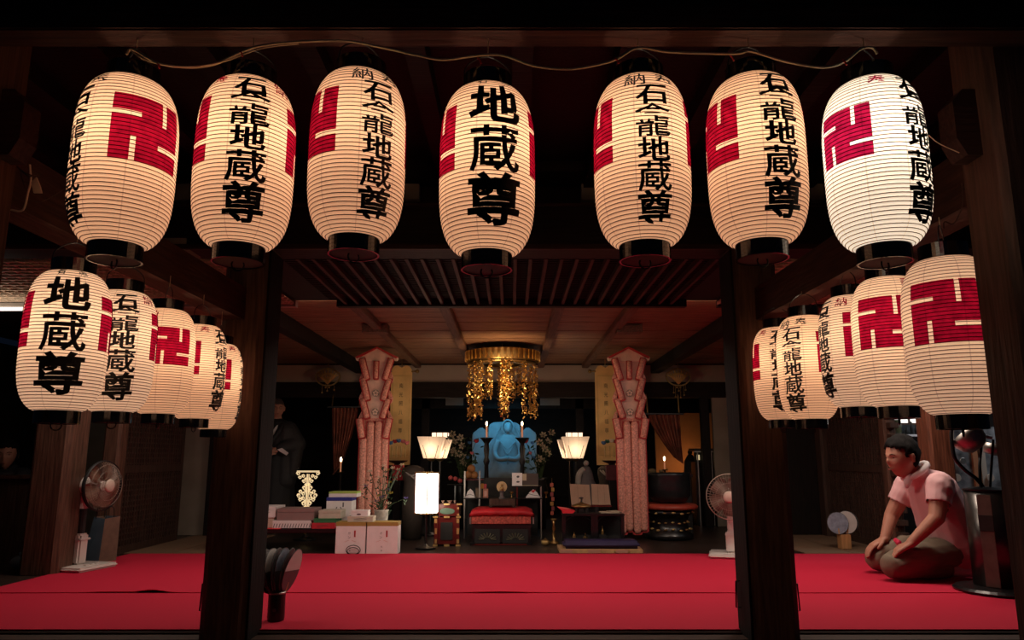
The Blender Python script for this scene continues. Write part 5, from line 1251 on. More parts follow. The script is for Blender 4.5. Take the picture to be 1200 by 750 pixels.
smoke = mat('smoky_blade', (0.40, 0.26, 0.18), 0.3)
electric_fan('white floor fan facing right on the left part of the red carpet', (b.x, b.y, .0095), math.radians(-13), .165, at(95, 569, b.y).z - .0095, smoke)
b = onfloor(860, 650)
electric_fan('pale floor fan at the carpet edge, half hidden behind the right main pillar', (at(858, 645, 5.72).x, 5.72, .0095), math.radians(-106), .165, at(853, 581, 5.72).z - .0095, mat('beige_blade', (0.34, 0.25, 0.20), 0.35), dark_neck=False)

def hand_fan(label, grp, c, r, yaw, lean, roll, front, back, depth_below, ht=1.0, half=False):
    t = thing('hand_fan', label, 'hand fan', c, 0, grp)
    t.rotation_euler = (Matrix.Rotation(roll, 4, 'Y') @ Matrix.Rotation(lean, 4, 'X') @ Matrix.Rotation(yaw, 4, 'Z')).to_euler()
    n = 28; pts = [(r * math.sin(a), r * ht * (1 - math.cos(a)) - r * .0) for a in [2 * PI * k / n for k in range(n)]]
    obj('paper_face', prism(B(), pts, -.0022, -.0002), front, t); obj('paper_back', prism(B(), pts, .0002, .0022), back, t)
    if half: obj('dark_lower_print', prism(B(), [(x * .99, z) for x, z in pts if z < r * ht * 1.15], -.0028, -.0021), back, t)
    obj('fan_rim', tube(B(), [(x * 1.005, 0, z) for x, z in pts], .0026, 5, closed=True), back, t)
    obj('handle', BX(-.006, -.0035, -depth_below, .006, .0035, r * .5, .001), M['bamboo'], t)
    bm = B()
    for k in range(7):
        a = (k - 3) * .22; tube(bm, [(0, .003, r * .25), (r * 1.25 * math.sin(a), .003, r * .25 + r * 1.25 * math.cos(a))], .0012, 3)
    o = obj('fan_ribs', bm, M['fan_grey'], t); o['kind'] = 'stuff'
    return t
# stand of hand fans in the foreground
FY = 3.60; c = onfloor(323, 727, .004)
t = thing('fan_stand', 'dark round canister holding hand fans at the front edge of the red carpet', 'stand', (c.x, c.y, .005))
hh_ = at(323, 694, c.y).z - .005; rs = 9.8 * scale_at(710, c.y)
obj('canister', lathe(B(), [(rs * .97, 0), (rs, .01), (rs, hh_), (rs * .9, hh_), (rs * .9, .02), (.001, .02)], 32), M['black'], t, smooth=False)
obj('silver_rim', lathe(B(), [(rs * 1.01, hh_ - .006), (rs * 1.03, hh_), (rs * .95, hh_ + .004)], 32, caps=False), M['steel'], t)
obj('small_label', BX(-.004, -rs - .002, hh_ * .36, .008, -rs + .001, hh_ * .46), M['ink_grey'], t)
s = scale_at(670, c.y); G = 'hand fans in the dark canister'
fans = [(-8, -.34, 1.50, 'fan_grey', 'dark hand fan at the far left of the canister'),
        (-5.5, -.24, 1.56, 'fan_grey', 'second dark hand fan from the left, a narrow sliver'),
        (-2.6, -.13, 1.42, 'fan_paper', 'white-faced hand fan left of the canister middle'),
        (-.6, -.01, 1.52, 'fan_grey', 'dark-backed hand fan just right of the white-faced one'),
        (1.5, .09, 1.46, 'fan_blue', 'hand fan with pale blue face near the middle of the canister'),
        (4.8, .20, 1.54, 'fan_grey', 'dark brown hand fan right of the pale blue one'),
        (7.5, .30, 1.46, 'fan_paper', 'rightmost hand fan in the canister, white along its upper edge')]
for k, (dx, roll, yaw, f_, lab) in enumerate(fans):
    zb = hh_ + .004
    hand_fan(lab, G, (c.x + dx * s, c.y - .012 * (3 - k) * .5, zb), .090, yaw, -.06, roll * .9, M[f_], M['fan_grey'], hh_ - .03, 1.10, half=f_ != 'fan_grey')
# second fan holder beside the right lattice wall
c = onfloor(989, 641, .0); c.y = 6.2; c.x = at(989, 630, 6.2).x
t = thing('fan_block', 'small pale wooden block holding round hand fans beside the right lattice wall', 'stand', (c.x, c.y, .006))
q = 5.8 * scale_at(633, c.y); hb_ = at(989, 626, c.y).z - .006
obj('block', BX(-q, -q, 0, q, q, hb_, .004), wood('pale_wood_block', (0.46, 0.24, 0.10), .6, var=.2), t)
G = 'round hand fans in the wooden block'; s = scale_at(610, c.y)
for dx, yaw, f_, lab, rr_, dy in ((-9, .05, 'fan_blue', 'blue-grey patterned round fan, front left in the wooden block', .088, -.03), (6, .1, 'fan_paper', 'white round fan behind the blue-grey one in the wooden block', .092, .0), (12, .2, 'fan_grey', 'grey round fan, hindmost right in the wooden block', .088, .03)):
    hand_fan(lab, G, (c.x + dx * s * .8, c.y + dy, .006 + hb_ + .004), rr_, yaw, -.08, .0, M[f_], M['fan_grey'], .0, .98)
    bpy.context.view_layer.update()

# standing steel cylinder with curved hose and metal bowl at the right
c = onfloor(1172, 692, .011)
t = thing('steel_cylinder_stand', 'dark steel cylinder on a round black base with curved hose, behind the kneeling man', 'stand', (c.x, c.y, .011))
s = scale_at(640, c.y); hz_ = at(1150, 576, c.y).z - .005; rc_ = 26 * s
obj('base_disc', lathe(B(), [(47 * s, 0), (48 * s, .008), (45 * s, .02), (rc_, .028)], 40), M['black'], t)
obj('cylinder_body', lathe(B(), [(rc_, .028), (rc_, hz_)], 48), mat('dark_steel', (0.10, 0.095, 0.09), 0.3, 0.85), t, smooth=True)
obj('steel_strip', tf(BX(-.035, -.003, .03, .035, .003, hz_ - .02, .002), Matrix.Rotation(-.78, 4, 'Z') @ Matrix.Translation((0, -rc_ - .001, 0))), mat('brown_steel', (0.16, 0.13, 0.11), 0.5, 0.6), t)
obj('black_plate', tf(BX(-.036, -.004, hz_ * .60, .036, .002, hz_ * .76, .002), Matrix.Rotation(-.78, 4, 'Z') @ Matrix.Translation((0, -rc_ - .004, 0))), M['matte_black'], t)
obj('top_lid', lathe(B(), [(rc_ * 1.04, hz_), (rc_ * 1.05, hz_ + .008), (rc_ * .5, hz_ + .02)], 40), M['iron'], t)
def lp(px, py, dy=0): p = at(px, py, c.y + dy); return p - t.location
obj('curved_hose', tube(B(), smooth_pts([lp(1154, 574), lp(1145, 562), lp(1130, 550), (lp(1119, 537)), lp(1116, 522), lp(1115, 508), lp(1116, 500)], 6), .011, 10), M['iron'], t, smooth=True)
bw = tf(lathe(B(), [(.001, -.075), (.05, -.065), (.078, -.035), (.09, .0), (.094, .03), (.088, .03), (.08, 0), (.001, -.06)], 28), Matrix.Translation(lp(1136, 514)) @ Matrix.Rotation(-.5, 4, 'Y') @ Matrix.Rotation(-.5, 4, 'X'))
obj('metal_bowl', bw, M['steel'], t, smooth=True)
obj('bowl_bracket', tube(B(), smooth_pts([lp(1146, 514), lp(1150, 520), lp(1148, 545), lp(1149, 572)], 5), .008, 8), M['iron'], t)
obj('cross_arm', tube(B(), [lp(1144, 509, -.03), lp(1162, 513, -.03)], .010, 8), M['steel'], t)
bw = tf(lathe(B(), [(.001, -.06), (.05, -.05), (.062, .0), (.055, .0), (.001, -.05)], 24), Matrix.Translation(lp(1166, 522, .05)) @ Matrix.Rotation(.3, 4, 'Y'))
obj('small_bowl', bw, M['steel'], t, smooth=True)
obj('arm_post', tube(B(), [lp(1164, 515, -.03), lp(1160, 574, -.0)], .007, 8), M['iron'], t)

# side room seen between the right-hand posts: shelf with bottles, panes
def pane(name, px0, py0, px1, py1, Y, m, th=.02): return struct(name, RB(px0, py0, px1, py1, Y, Y + th), m)
struct('wall_side_room', BX(3.3, 6.72, 0, 5.6, 6.76, CEIL), M['post_black'])
YW = 6.6
wn = pane('window_1', 1036, 474, 1092, 497, YW, M['tube_glow'], .02)
fr = B(); a = rectbox(1036, 474, 1092, 497, YW, YW + .02)
for x in (a[0], (a[0] + a[3]) / 2, a[3]): box(fr, x - .008, YW - .012, a[2], x + .008, YW - .001, a[5])
for z in (a[2], a[5]): box(fr, a[0] - .01, YW - .014, z - .01, a[3] + .01, YW - .002, z + .01)
obj('window_frame', fr, M['post'], wn)
t = T('display_shelf', 'pale shelf unit with bottles seen between the man\'s head and the lit pillar', 'shelf', 1063, 530, YW - .2)
obj('shelf_board', LB(t, 1034, 509, 1090, 511.5, YW - .2, YW - .05, .002), M['card_white'], t); obj('shelf_board', LB(t, 1034, 542, 1090, 545, YW - .2, YW - .05, .002), M['card_white'], t)
obj('back_panel', LB(t, 1034, 498, 1090, 585, YW - .05, YW - .03), mat('painted_reflections', (0.10, 0.105, 0.11), .25, .2, var=.8, scale=7), t)  # greyish reflections painted as mottled colour
obj('cabinet_base', LB(t, 1034, 584, 1090, 650, YW - .2, YW - .03, 0, 0), M['post_black'], t)
obj('white_card', LB(t, 1074, 534, 1083, 542, YW - .19, YW - .18), M['card_white'], t)
for k, (px, hgt, r, m_, nm) in enumerate(((1052, 17, 4.6, flat('olive_glass', (0.10, 0.10, 0.05), .2), 'squat olive glass jar'), (1063, 9, 2.0, M['matte_black'], 'short dark bottle'), (1069, 15, 1.8, M['matte_black'], 'tall slim dark bottle'), (1074, 11, 1.8, M['matte_black'], 'medium dark bottle'), (1078.5, 9, 1.6, M['matte_black'], 'small dark bottle nearest the pillar'))):
    q = at(px, 509, YW - .13); s = scale_at(500, YW - .13); zt_ = at(px, 509, YW - .2).z + .001
    o = obj('bottle', lathe(B(), [(r * s, 0), (r * s, hgt * .6 * s), (r * .45 * s, hgt * .75 * s), (r * .45 * s, hgt * s)] if k else [(r * .8 * s, 0), (r * s, 4 * s), (r * s, 12 * s), (r * .6 * s, 14 * s), (r * .6 * s, 17 * s)], 16), m_, loc=(q.x, YW - .13, zt_), smooth=True)
    tag(o, nm + ' on the pale shelf behind the man\'s head', 'bottle')
t = T('wall_cabinet', 'grey glazed cabinet with cluttered reflections behind the steel cylinder', 'cabinet', 1140, 545, 5.75)
YQ = 5.75
obj('glass_front', LB(t, 1112, 500, 1180, 588, YQ, YQ + .02), mat('cluttered_glass', (0.16, 0.16, 0.165), .2, .2, var=.9, scale=9), t)  # the cluttered reflections are mottled grey painted into the glass colour
obj('wood_stile', LB(t, 1141, 500, 1147, 588, YQ - .02, YQ), flat('orange_wood', (0.30, 0.12, 0.05)), t)
obj('white_stile', LB(t, 1150, 505, 1156, 585, YQ - .02, YQ), M['plaster_dim'], t)
obj('shelf_edge', LB(t, 1112, 586, 1180, 590, YQ - .04, YQ), M['plaster_dim'], t)
obj('cabinet_base', LB(t, 1112, 590, 1180, 660, YQ - .01, YQ + .2, 0, 0), M['post'], t)
for k, (px, py, r) in enumerate(((1121, 560, 5), (1128, 540, 4), (1160, 560, 5), (1164, 575, 4))):
    obj('dish', tf(lathe(B(), [(r * .006, 0), (r * .006, .01), (r * .0055, .012)], 18), Matrix.Translation(at(px, py, YQ - .03) - t.location) @ Matrix.Rotation(PI / 2, 4, 'X')), M['steel'] if k % 2 else M['plaster_dim'], t)
light('side_room_light', 'AREA', (4.1, 5.3, 1.7), 9, (0.85, 0.92, 1.0), .5, rot=(math.radians(30), 0, 0), size_y=.3)

# left side: paper bag, seated woman at the low table, small bundle on the floor
c = onfloor(115, 651); Yb = 5.42
t = thing('paper_bag', 'pale blue paper carrier bag standing behind the white fan', 'bag', (at(113, 640, Yb).x, Yb, .0), math.radians(0))
s = scale_at(630, Yb); hb_ = (at(110, 606, Yb).z)
def quadbox(name, pts, m, parent):
    bm = B(); V = [bm.verts.new(p) for p in pts]; bm.faces.new(V); bmesh.ops.solidify(bm, geom=bm.faces[:], thickness=.003); return obj(name, bm, m, parent)
x0, x1, x2 = -16 * s, 7 * s, 17 * s
quadbox('front_face', [(x0, 0, 0), (x1, -.03, 0), (x1 + .01, -.02, hb_ - .01), (x0 + 8 * s, .02, hb_)], M['bag'], t)
quadbox('side_face', [(x1, -.03, 0), (x2, .09, 0), (x2 + .0, .09, hb_), (x1 + .01, -.02, hb_ - .01)], M['bag_side'], t)
quadbox('back_face', [(x0 + 10 * s, .13, 0), (x2, .09, 0), (x2, .09, hb_), (x0 + 12 * s, .12, hb_)], M['bag'], t)
quadbox('side_face', [(x0, 0, 0), (x0 + 10 * s, .13, 0), (x0 + 12 * s, .12, hb_), (x0 + 8 * s, .02, hb_)], M['bag_side'], t)
for y in (-.01, .10): obj('string_handle', tube(B(), smooth_pts([(x0 + 12 * s, y + .01, hb_ - .01), (x0 + 14 * s, y, hb_ + .06), (x1, y, hb_ + .06), (x1 + .01, y + .0, hb_ - .01)], 5), .003, 5), M['iron'], t)
c = onfloor(24, 668, 0)
t = thing('cloth_bundle', 'pale blue wrapped bundle on the dark floor at the left picture edge', 'bundle', (c.x, c.y, 0))
obj('bundle_body', tf(ball(B(), (0, 0, .05), .07, 2, (1.0, .9, .72)), Matrix.Identity(4)), mat('pale_blue_cloth', (0.10, 0.15, 0.20), .8, bump=.3, scale=8), t, smooth=True)
obj('knot', ball(B(), (0.01, -.01, .108), .02, 1, (1.5, 1, .7)), M['bag'], t)
t = T('low_counter', 'low dark counter in front of the seated woman at the far left', 'table', 5, 565, 5.35)
zt_ = at(10, 557, 5.35).z
obj('counter_top', BX(-.5, 0, zt_ - .025, .28, .20, zt_, .003), M['post'], t); obj('front_panel', BX(-.48, .03, 0, .26, .05, zt_ - .025), M['shutter'], t)
for x in (-.48, .22): obj('leg', BX(x, .14, 0, x + .04, .18, zt_ - .025), M['shutter'], t)

# ================================================================== PEOPLE
def limb(bm, a, b, ra, rb, wdir=None, wa=1.0, wb=None, n=7, seg=14):
    a, b = Vector(a), Vector(b); d = (b - a); L = d.length; d.normalize(); wb = wa if wb is None else wb
    u = Vector(wdir) if wdir is not None else d.orthogonal()
    u = (u - d * u.dot(d)).normalized(); v = d.cross(u); rings = []
    st = [(-.99, 0), (-.7, 0), (-.3, 0)] + [(0, i / n) for i in range(n + 1)] + [(.3, 1), (.7, 1), (.99, 1)]
    for e, t_ in st:
        r = ra + (rb - ra) * t_; ww = wa + (wb - wa) * t_
        k = math.sqrt(max(0.0001, 1 - e * e)); p = a + d * (L * t_) + d * (e * r)
        rings.append([bm.verts.new(p + u * (math.cos(2 * PI * i / seg) * r * k * ww) + v * (math.sin(2 * PI * i / seg) * r * k)) for i in range(seg)])
    for A_, B_ in zip(rings, rings[1:]):
        for i in range(seg): bm.faces.new((A_[i], A_[(i + 1) % seg], B_[(i + 1) % seg], B_[i]))
    bm.faces.new(list(reversed(rings[0]))); bm.faces.new(rings[-1])
def chain(bm, pts, rs, **k):
    for i in range(len(pts) - 1): limb(bm, pts[i], pts[i + 1], rs[i], rs[i + 1], **k)
def head_bm(h, grow=0.0, sub=4):
    bm = B(); r = bmesh.ops.create_icosphere(bm, subdivisions=sub, radius=1.0)
    for v in r['verts']:
        x, y, z = v.co; sx, sy, sz = .325, .40, .50
        X, Y_, Z_ = x * sx, y * sy, z * sz
        if z < 0.1: X *= 1 - .30 * (0.1 - z) ** 1.4
        if z < -.1 and y > 0: Y_ *= 1 - .75 * min(1, (-.1 - z) * 1.1)
        if y < 0: Y_ *= .94; 
        f = 1 if y < -.2 else 0
        if f:
            def gs(cx, cz, wx, wz): return math.exp(-((X - cx) / wx) ** 2 - ((Z_ - cz) / wz) ** 2)
            Y_ -= .085 * gs(0, -.10, .045, .06) + .04 * gs(0, -.02, .03, .08) + .022 * gs(0, .075, .2, .035) + .03 * gs(0, -.25, .09, .035) + .035 * gs(0, -.42, .08, .06)
            Y_ += .035 * (gs(.13, .0, .06, .04) + gs(-.13, .0, .06, .04)) + .014 * gs(0, -.275, .09, .010)
            Y_ -= .018 * (gs(.18, -.12, .06, .06) + gs(-.18, -.12, .06, .06))
        v.co = Vector((X, Y_, Z_)) * h
        if grow: v.co += Vector((x, y, z)).normalized() * grow * h
    return bm
def add_head(bm, mtx, h):
    hb = head_bm(h)
    for s in (-1, 1):
        limb(hb, (s * .325 * h, .03 * h, .05 * h), (s * .335 * h, .045 * h, -.10 * h), .055 * h, .035 * h, wdir=(0, 1, 0), wa=1.0)
    tf(hb, mtx); me = bpy.data.meshes.new('tmp'); hb.to_mesh(me); hb.free(); bm.from_mesh(me); bpy.data.meshes.remove(me)
def remeshed(name, bm, m, parent, voxel, smooth_it=4, disp=None):
    bmesh.ops.recalc_face_normals(bm, faces=bm.faces)
    me = bpy.data.meshes.new('tmp'); bm.to_mesh(me); bm.free()
    o = bpy.data.objects.new('tmp', me); C.objects.link(o)
    r = o.modifiers.new('r', 'REMESH'); r.mode = 'VOXEL'; r.voxel_size = voxel
    if smooth_it: q = o.modifiers.new('s', 'SMOOTH'); q.iterations = smooth_it; q.factor = .5
    dg = bpy.context.evaluated_depsgraph_get(); me2 = bpy.data.meshes.new_from_object(o.evaluated_get(dg)); me2.name = name
    bpy.data.objects.remove(o); bpy.data.meshes.remove(me)
    if disp:
        for v in me2.vertices: v.co += disp(v.co)
    me2.materials.clear(); me2.materials.append(m)
    for p in me2.polygons: p.use_smooth = True
    o = bpy.data.objects.new(name, me2); C.objects.link(o); o.parent = parent; return o
def hand(bm, wrist, tip, up, s=1.0, curl=.5, thumb=1, spread=.012):
    # palm then four fingers bent over what they rest on, thumb from the side of the palm
    w_, t_ = Vector(wrist), Vector(tip); d = (t_ - w_).normalized(); up = Vector(up).normalized(); sd = d.cross(up).normalized() * thumb
    palm = w_ + d * .085 * s
    for k in (-1.2, -.4, .4, 1.2): limb(bm, w_ + sd * .012 * k * s, palm + sd * .017 * k * s, .016 * s, .0135 * s, n=3, seg=8)
    for k, L in zip((1.3, .45, -.45, -1.3), (.068, .078, .072, .056)):
        a = palm + sd * (.0175 * k) * s; d1 = (d - up * curl * .4 + sd * spread * k * 6).normalized(); b = a + d1 * L * .45 * s
        d2 = (d - up * curl * 1.2).normalized(); c_ = b + d2 * L * .30 * s; d3 = (d - up * curl * 2).normalized(); e_ = c_ + d3 * L * .28 * s
        chain(bm, [a, b, c_, e_], [.0098 * s, .0088 * s, .0080 * s, .0068 * s], n=2, seg=8)
    a = w_ + d * .03 * s + sd * .022 * s; b = a + (d * .7 + sd * .8).normalized() * .036 * s; c_ = b + (d + sd * .2 - up * .3).normalized() * .032 * s
    chain(bm, [a, b, c_], [.0125 * s, .010 * s, .0082 * s], n=2, seg=8)
def V(*a): return Vector(a)

# ---- kneeling man
MX = thing('person', 'man in pale pink t-shirt and khaki trousers kneeling on the red carpet', 'person', (2.62, 4.74, 0.022))
O = Vector((MX.location.x, MX.location.y, 0.010))
def q_(x, y, z): return Vector((x, y, z)) - O
pel, wai, che, nec = q_(2.745, 4.76, .21), q_(2.735, 4.75, .35), q_(2.68, 4.735, .52), q_(2.575, 4.71, .635)
hc = q_(2.485, 4.70, .735); HS = .262
kn, kf = q_(2.325, 4.61, .088), q_(2.385, 4.93, .088)
an, af = q_(2.70, 4.68, .055), q_(2.74, 4.85, .055)
toen, toef = q_(2.86, 4.70, .035), q_(2.88, 4.83, .035)
hn, hf = q_(2.70, 4.685, .165), q_(2.72, 4.84, .165)
sn, sf = q_(2.635, 4.575, .565), q_(2.60, 4.885, .555)
en, ef = q_(2.565, 4.525, .375), q_(2.50, 4.93, .36)
wn_, wf = q_(2.415, 4.56, .225), q_(2.425, 4.90, .215)
tn, tfp = q_(2.33, 4.58, .172), q_(2.345, 4.90, .17)
wd = (.06, 1, 0)
hm = Matrix.Translation(hc) @ Matrix.Rotation(math.radians(-82), 4, 'Z') @ Matrix.Rotation(math.radians(4), 4, 'X')
bm = B()
limb(bm, pel, wai, .118, .112, wd, 1.28); limb(bm, wai, che, .112, .118, wd, 1.28, 1.32); limb(bm, che, nec, .11, .06, wd, 1.25, 1.15)
limb(bm, nec, hc + V(.022, 0, -.05), .058, .055)
chain(bm, [che + V(-.01, -.08, .02), sn, en, wn_], [.07, .062, .046, .030]); chain(bm, [che + V(-.01, .08, .02), sf, ef, wf], [.07, .062, .046, .030])
hand(bm, wn_, tn + V(0, 0, -.0), (-.35, -.05, .9), 1.12, .55, 1); hand(bm, wf, tfp, (-.35, 0, .9), 1.12, .55, -1)
for h_, k_, a_, t_ in ((hn, kn, an, toen), (hf, kf, af, toef)):
    chain(bm, [h_, k_], [.095, .072]); chain(bm, [k_ + V(.01, 0, -.025), a_], [.055, .042]); chain(bm, [a_, t_], [.036, .024])
add_head(bm, hm, HS)
remeshed('body', bm, M['skin'], MX, .0052, 3)
bm = head_bm(HS, .030)
dl = [f for f in bm.faces if (lambda c: (c.z < (.205 + .02 * math.sin(c.x * 160) + (.06 if c.y < -.3 * HS else 0)) * HS and c.y < -.14 * HS) or (c.z < -.02 * HS and c.y < .06 * HS) or c.z < -.22 * HS or (abs(c.z + .02 * HS) < .10 * HS and abs(c.y - .02 * HS) < .085 * HS and abs(c.x) > .25 * HS))(f.calc_center_median())]
bmesh.ops.delete(bm, geom=dl, context='FACES')
for v in bm.verts: v.co += v.co.normalized() * (.05 * HS * noise.noise(v.co * 38) + .02 * HS * noise.noise(v.co * 120) + .035 * HS * max(0, min(1, (v.co.z / HS - .15) * 4)))
bmesh.ops.solidify(bm, geom=bm.faces[:], thickness=.012); tf(bm, hm); obj('hair', bm, M['hair'], MX, smooth=True)
def face_bits(parent, hm, H, glasses=False, brow=M['hair']):
    for s_ in (-1, 1):
        obj('eye', tf(ball(B(), (s_ * .13 * H, -.325 * H, .005 * H), .026 * H, 2, (1.3, .6, .45)), hm), M['ink'], parent)
        obj('eyebrow', tf(tube(B(), [(s_ * .07 * H, -.378 * H, .075 * H), (s_ * .14 * H, -.365 * H, .088 * H), (s_ * .2 * H, -.318 * H, .07 * H)], .009 * H, 6), hm), brow, parent)
    obj('lips', tf(ball(B(), (0, -.375 * H, -.268 * H), .05 * H, 2, (1.25, .5, .35)), hm), flat('lip', (0.33, 0.11, 0.09)), parent)
face_bits(MX, hm, HS)
# t-shirt with short sleeves
bm = B(); u_ = .016
limb(bm, pel + V(.03, 0, .005), wai, .158, .160, wd, 1.18); limb(bm, wai, che, .160, .142, wd, 1.18, 1.22); limb(bm, che, nec + V(.012, 0, -.012), .124, .066, wd, 1.25, 1.2)
limb(bm, pel + V(.05, 0, -.045), pel + V(.03, 0, .04), .135, .155, wd, 1.34, 1.24)
for sgn, s_, e_ in ((-1, sn, en), (1, sf, ef)):
    m_ = s_.lerp(e_, .56)
    chain(bm, [che + V(-.01, sgn * .085, .02), s_], [.085, .082]); limb(bm, s_, m_, .080, .070)
ncut = nec + V(-.03, 0, .022); nd = V(-.66, 0, .75).normalized()
def wr(c):
    a = .0035 * math.sin(c.z * 60 + c.x * 35) * max(0, math.sin(c.y * 22 + c.x * 18)) + .0025 * noise.noise(c * 22)
    return V(0, -1, .2) * a
sh = remeshed('t_shirt', bm, M['tshirt'], MX, .007, 3, wr)
bm = bmesh.new(); bm.from_mesh(sh.data)
for sgn, s_, e_ in ((-1, sn, en), (1, sf, ef)):
    dd = (e_ - s_).normalized(); co = s_.lerp(e_, .58)
    dlv = [v for v in bm.verts if (v.co - co).dot(dd) > 0 and (v.co - co).cross(dd).length < .085 and (v.co.y - co.y) * sgn > -.075 and v.co.z < .47]
    bmesh.ops.delete(bm, geom=dlv, context='VERTS')
dlv = [v for v in bm.verts if (v.co - ncut).dot(nd) > 0]; bmesh.ops.delete(bm, geom=dlv, context='VERTS')
bm.to_mesh(sh.data); bm.free(); 
so_ = sh.modifiers.new('thickness', 'SOLIDIFY'); so_.thickness = .004
# white towel collar
rg = []
for k in range(28):
    a = 2 * PI * k / 28; rg.append(nec + V(-.012, 0, .012) + V(.068 * math.cos(a) , .074 * math.sin(a), .048 * math.cos(a)))
bm = tube(B(), rg, .019, 10, closed=True)
obj('white_towel', bm, M['towel'], MX, smooth=True)
bm = B(); chain(bm, [nec + V(-.07, -.035, -.02), nec + V(-.085, -.03, -.06), nec + V(-.088, -.02, -.085)], [.024, .022, .012], wdir=(0, 1, 0), wa=1.2)
remeshed('towel_end', bm, M['towel'], MX, .006, 3)
# trousers
bm = B()
limb(bm, pel + V(.02, 0, -.03), pel + V(-.01, 0, .05), .115, .115, wd, 1.2)
for h_, k_, a_ in ((hn, kn, an), (hf, kf, af)):
    chain(bm, [h_ + V(.02, 0, .0), h_.lerp(k_, .5) + V(0, 0, .015), k_], [.096, .096, .082]); chain(bm, [k_ + V(.012, 0, -.022), k_.lerp(a_, .5) + V(0, 0, -.012), a_ + V(-.03, 0, 0)], [.062, .062, .055])
remeshed('trousers', bm, M['trousers'], MX, .0075, 4, lambda c: V(0, -.4, 1) * (.005 * math.sin(c.x * 55 + c.z * 80 + c.y * 12) * max(0, noise.noise(c * 9) + .3)))
for a_, t_ in ((an, toen), (af, toef)):
    bm = B(); chain(bm, [a_ + V(.0, 0, 0), t_], [.043, .032]); remeshed('sock', bm, M['towel'] if a_ is an else M['ink_grey'], MX, .007, 3)
bm = B(); limb(bm, q_(2.43, 4.74, .205), q_(2.44, 4.79, .215), .018, .014); 
o = obj('red_cloth', bm, flat('magenta_cloth', (0.75, 0.03, 0.10)), MX)

# ---- priest standing at the back left
PYY = 7.9; px_ = at(325, 480, PYY).x
PM = thing('person', 'shaven-headed man in glasses and dark robes standing by the left curtain', 'person', (px_, PYY, 0))
ztop = at(327, 466.5, PYY).z; HH_ = .225; hc = V(.0, 0, ztop - HH_ * .5); hm = Matrix.Translation(hc) @ Matrix.Rotation(math.radians(22), 4, 'Z')
s = scale_at(520, PYY); zc_ = lambda y: at(327, y, PYY).z
bm = B()
limb(bm, (0, .0, .75), (0, 0, zc_(508)), .12, .13, (1, 0, 0), 1.25); limb(bm, (0, 0, zc_(508)), hc + V(0, .01, -.10), .10, .05)
for q in (-1, 1):
    chain(bm, [(q * .15, 0, zc_(505)), (q * .21, -.04, zc_(521)), (q * .06, -.20, zc_(528))], [.06, .045, .03]); limb(bm, (q * .08, 0, .75), (q * .09, 0, .08), .08, .05); limb(bm, (q * .09, .02, .04), (q * .09, -.14, .03), .04, .03)
hand(bm, (-.075, -.20, zc_(528)), (.03, -.22, zc_(529)), (0, -.6, .8), 1.0, .5, -1); hand(bm, (.085, -.20, zc_(528)), (-.01, -.23, zc_(527.5)), (0, -.6, .8), 1.0, .5, 1)
add_head(bm, hm, HH_)
remeshed('body', bm, mat('dim_skin', (0.55, 0.27, 0.19), .5), PM, .006, 3)
face_bits(PM, hm, HH_)
bm = head_bm(HH_, .012, 4); dl = [f for f in bm.faces if (lambda c: c.z < (.17 if c.y < 0 else -.12) * HH_)(f.calc_center_median())]; bmesh.ops.delete(bm, geom=dl, context='FACES'); tf(bm, hm); obj('cropped_hair', bm, flat('grey_stubble', (0.06, 0.05, 0.05)), PM, smooth=True)
for q in (-1, 1): obj('glasses_rim', tf(tube(B(), [(q * .13 * HH_ + .075 * HH_ * math.cos(a), -.39 * HH_, .0 + .055 * HH_ * math.sin(a)) for a in [2 * PI * i / 16 for i in range(16)]], .0016, 5, closed=True), hm), M['iron'], PM)
bm = B(); limb(bm, (0, .01, .1), (0, .01, .75), .20, .17, (1, 0, 0), 1.25); limb(bm, (0, .01, .75), (0, .01, zc_(506)), .165, .155, (1, 0, 0), 1.25); limb(bm, (0, .01, zc_(506)), (0, .01, zc_(497)), .14, .075, (1, 0, 0), 1.3)
remeshed('inner_robe', bm, M['robe'], PM, .010, 5)
bm = B()
for q in (-1, 1):
    chain(bm, [(q * .13, .0, zc_(504)), (q * .235, -.02, zc_(521)), (q * .12, -.16, zc_(526))], [.10, .10, .07]); limb(bm, (q * .23, -.02, zc_(521)), (q * .22, -.05, zc_(556)), .09, .06, (0, 1, 0), 1.2); limb(bm, (q * .12, -.03, zc_(506)), (q * .13, -.03, .5), .10, .12)
remeshed('outer_robe', bm, M['robe_grey'], PM, .010, 5)
for q in (-1, 1): obj('white_collar', tube(B(), smooth_pts([(q * .055, -.06, zc_(495)), (q * .04, -.125, zc_(502)), (0.005, -.165, zc_(511))], 5), .016, 8), M['towel'], PM, smooth=True)
for q in (-1, 1): obj('collar_band', tube(B(), smooth_pts([(q * .085, -.04, zc_(495.5)), (q * .09, -.145, zc_(504)), (q * .01, -.20, zc_(520))], 5), .026, 8), M['robe'], PM, smooth=True)
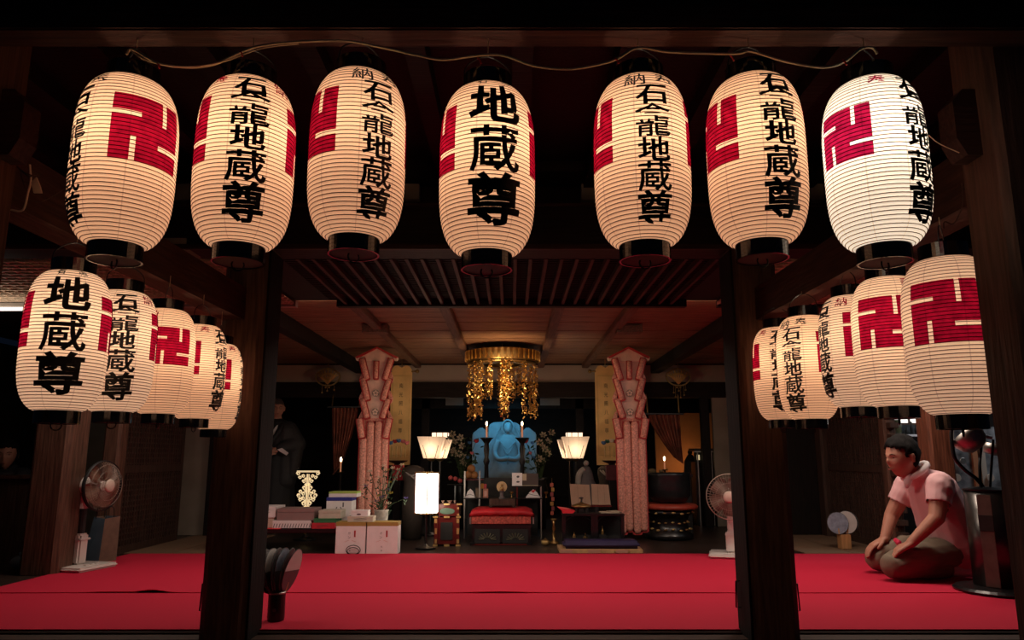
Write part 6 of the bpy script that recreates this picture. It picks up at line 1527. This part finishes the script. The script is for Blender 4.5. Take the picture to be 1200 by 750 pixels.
obj('white_handkerchief', tf(prism(B(), [(0, 0), (.05, .015), (.12, -.035), (.10, -.06), (.03, -.02)], -.006, .006), Matrix.Translation((.10, -.24, zc_(527)))), M['card_white'], PM)

# ---- woman seated at the far left, mostly in the dark
WM = thing('person', 'dark-haired woman in dark clothes seated in shadow at the left picture edge', 'person', (at(7, 560, 5.98).x, 5.98, 0))
zw = lambda y: at(8, y, 5.98).z
hc = V(0, -.03, zw(533)); HW = .235; hm = Matrix.Translation(hc) @ Matrix.Rotation(math.radians(25), 4, 'Z')
bm = B(); limb(bm, (0, .05, .13), (0, .02, zw(566)), .14, .12, (1, 0, 0), 1.2); limb(bm, (0, .02, zw(566)), hc + V(0, .02, -.1), .10, .045)
for q in (-1, 1): chain(bm, [(q * .14, 0, zw(556)), (q * .19, -.08, zw(578)), (q * .08, -.13, zw(586))], [.05, .04, .03]); chain(bm, [(q * .09, .05, .13), (q * .15, -.30, .12)], [.09, .07]); chain(bm, [(q * .15, -.28, .08), (q * .10, .10, .06)], [.05, .04])
hand(bm, (-.08, -.13, zw(586)), (0, -.16, zw(588)), (0, 0, 1), .9, .4, 1); hand(bm, (.08, -.13, zw(586)), (.0, -.15, zw(587)), (0, 0, 1), .9, .4, -1)
add_head(bm, hm, HW); remeshed('body', bm, M['skin'], WM, .0065, 3); face_bits(WM, hm, HW)
bm = head_bm(HW, .05); dl = [f for f in bm.faces if (lambda c: (c.z < .26 * HW and c.y < -.12 * HW))(f.calc_center_median())]; bmesh.ops.delete(bm, geom=dl, context='FACES'); bmesh.ops.solidify(bm, geom=bm.faces[:], thickness=.01); tf(bm, hm); obj('hair', bm, M['hair'], WM, smooth=True)
bm = B(); limb(bm, (0, .05, .12), (0, .02, zw(566)), .165, .14, (1, 0, 0), 1.2); limb(bm, (0, .02, zw(566)), (0, .02, zw(552)), .13, .07, (1, 0, 0), 1.2)
for q in (-1, 1): chain(bm, [(q * .13, 0, zw(557)), (q * .19, -.08, zw(578)), (q * .11, -.12, zw(584))], [.068, .058, .045]); chain(bm, [(q * .09, .05, .13), (q * .15, -.30, .12)], [.11, .09])
remeshed('dark_clothes', bm, M['robe'], WM, .010, 4)
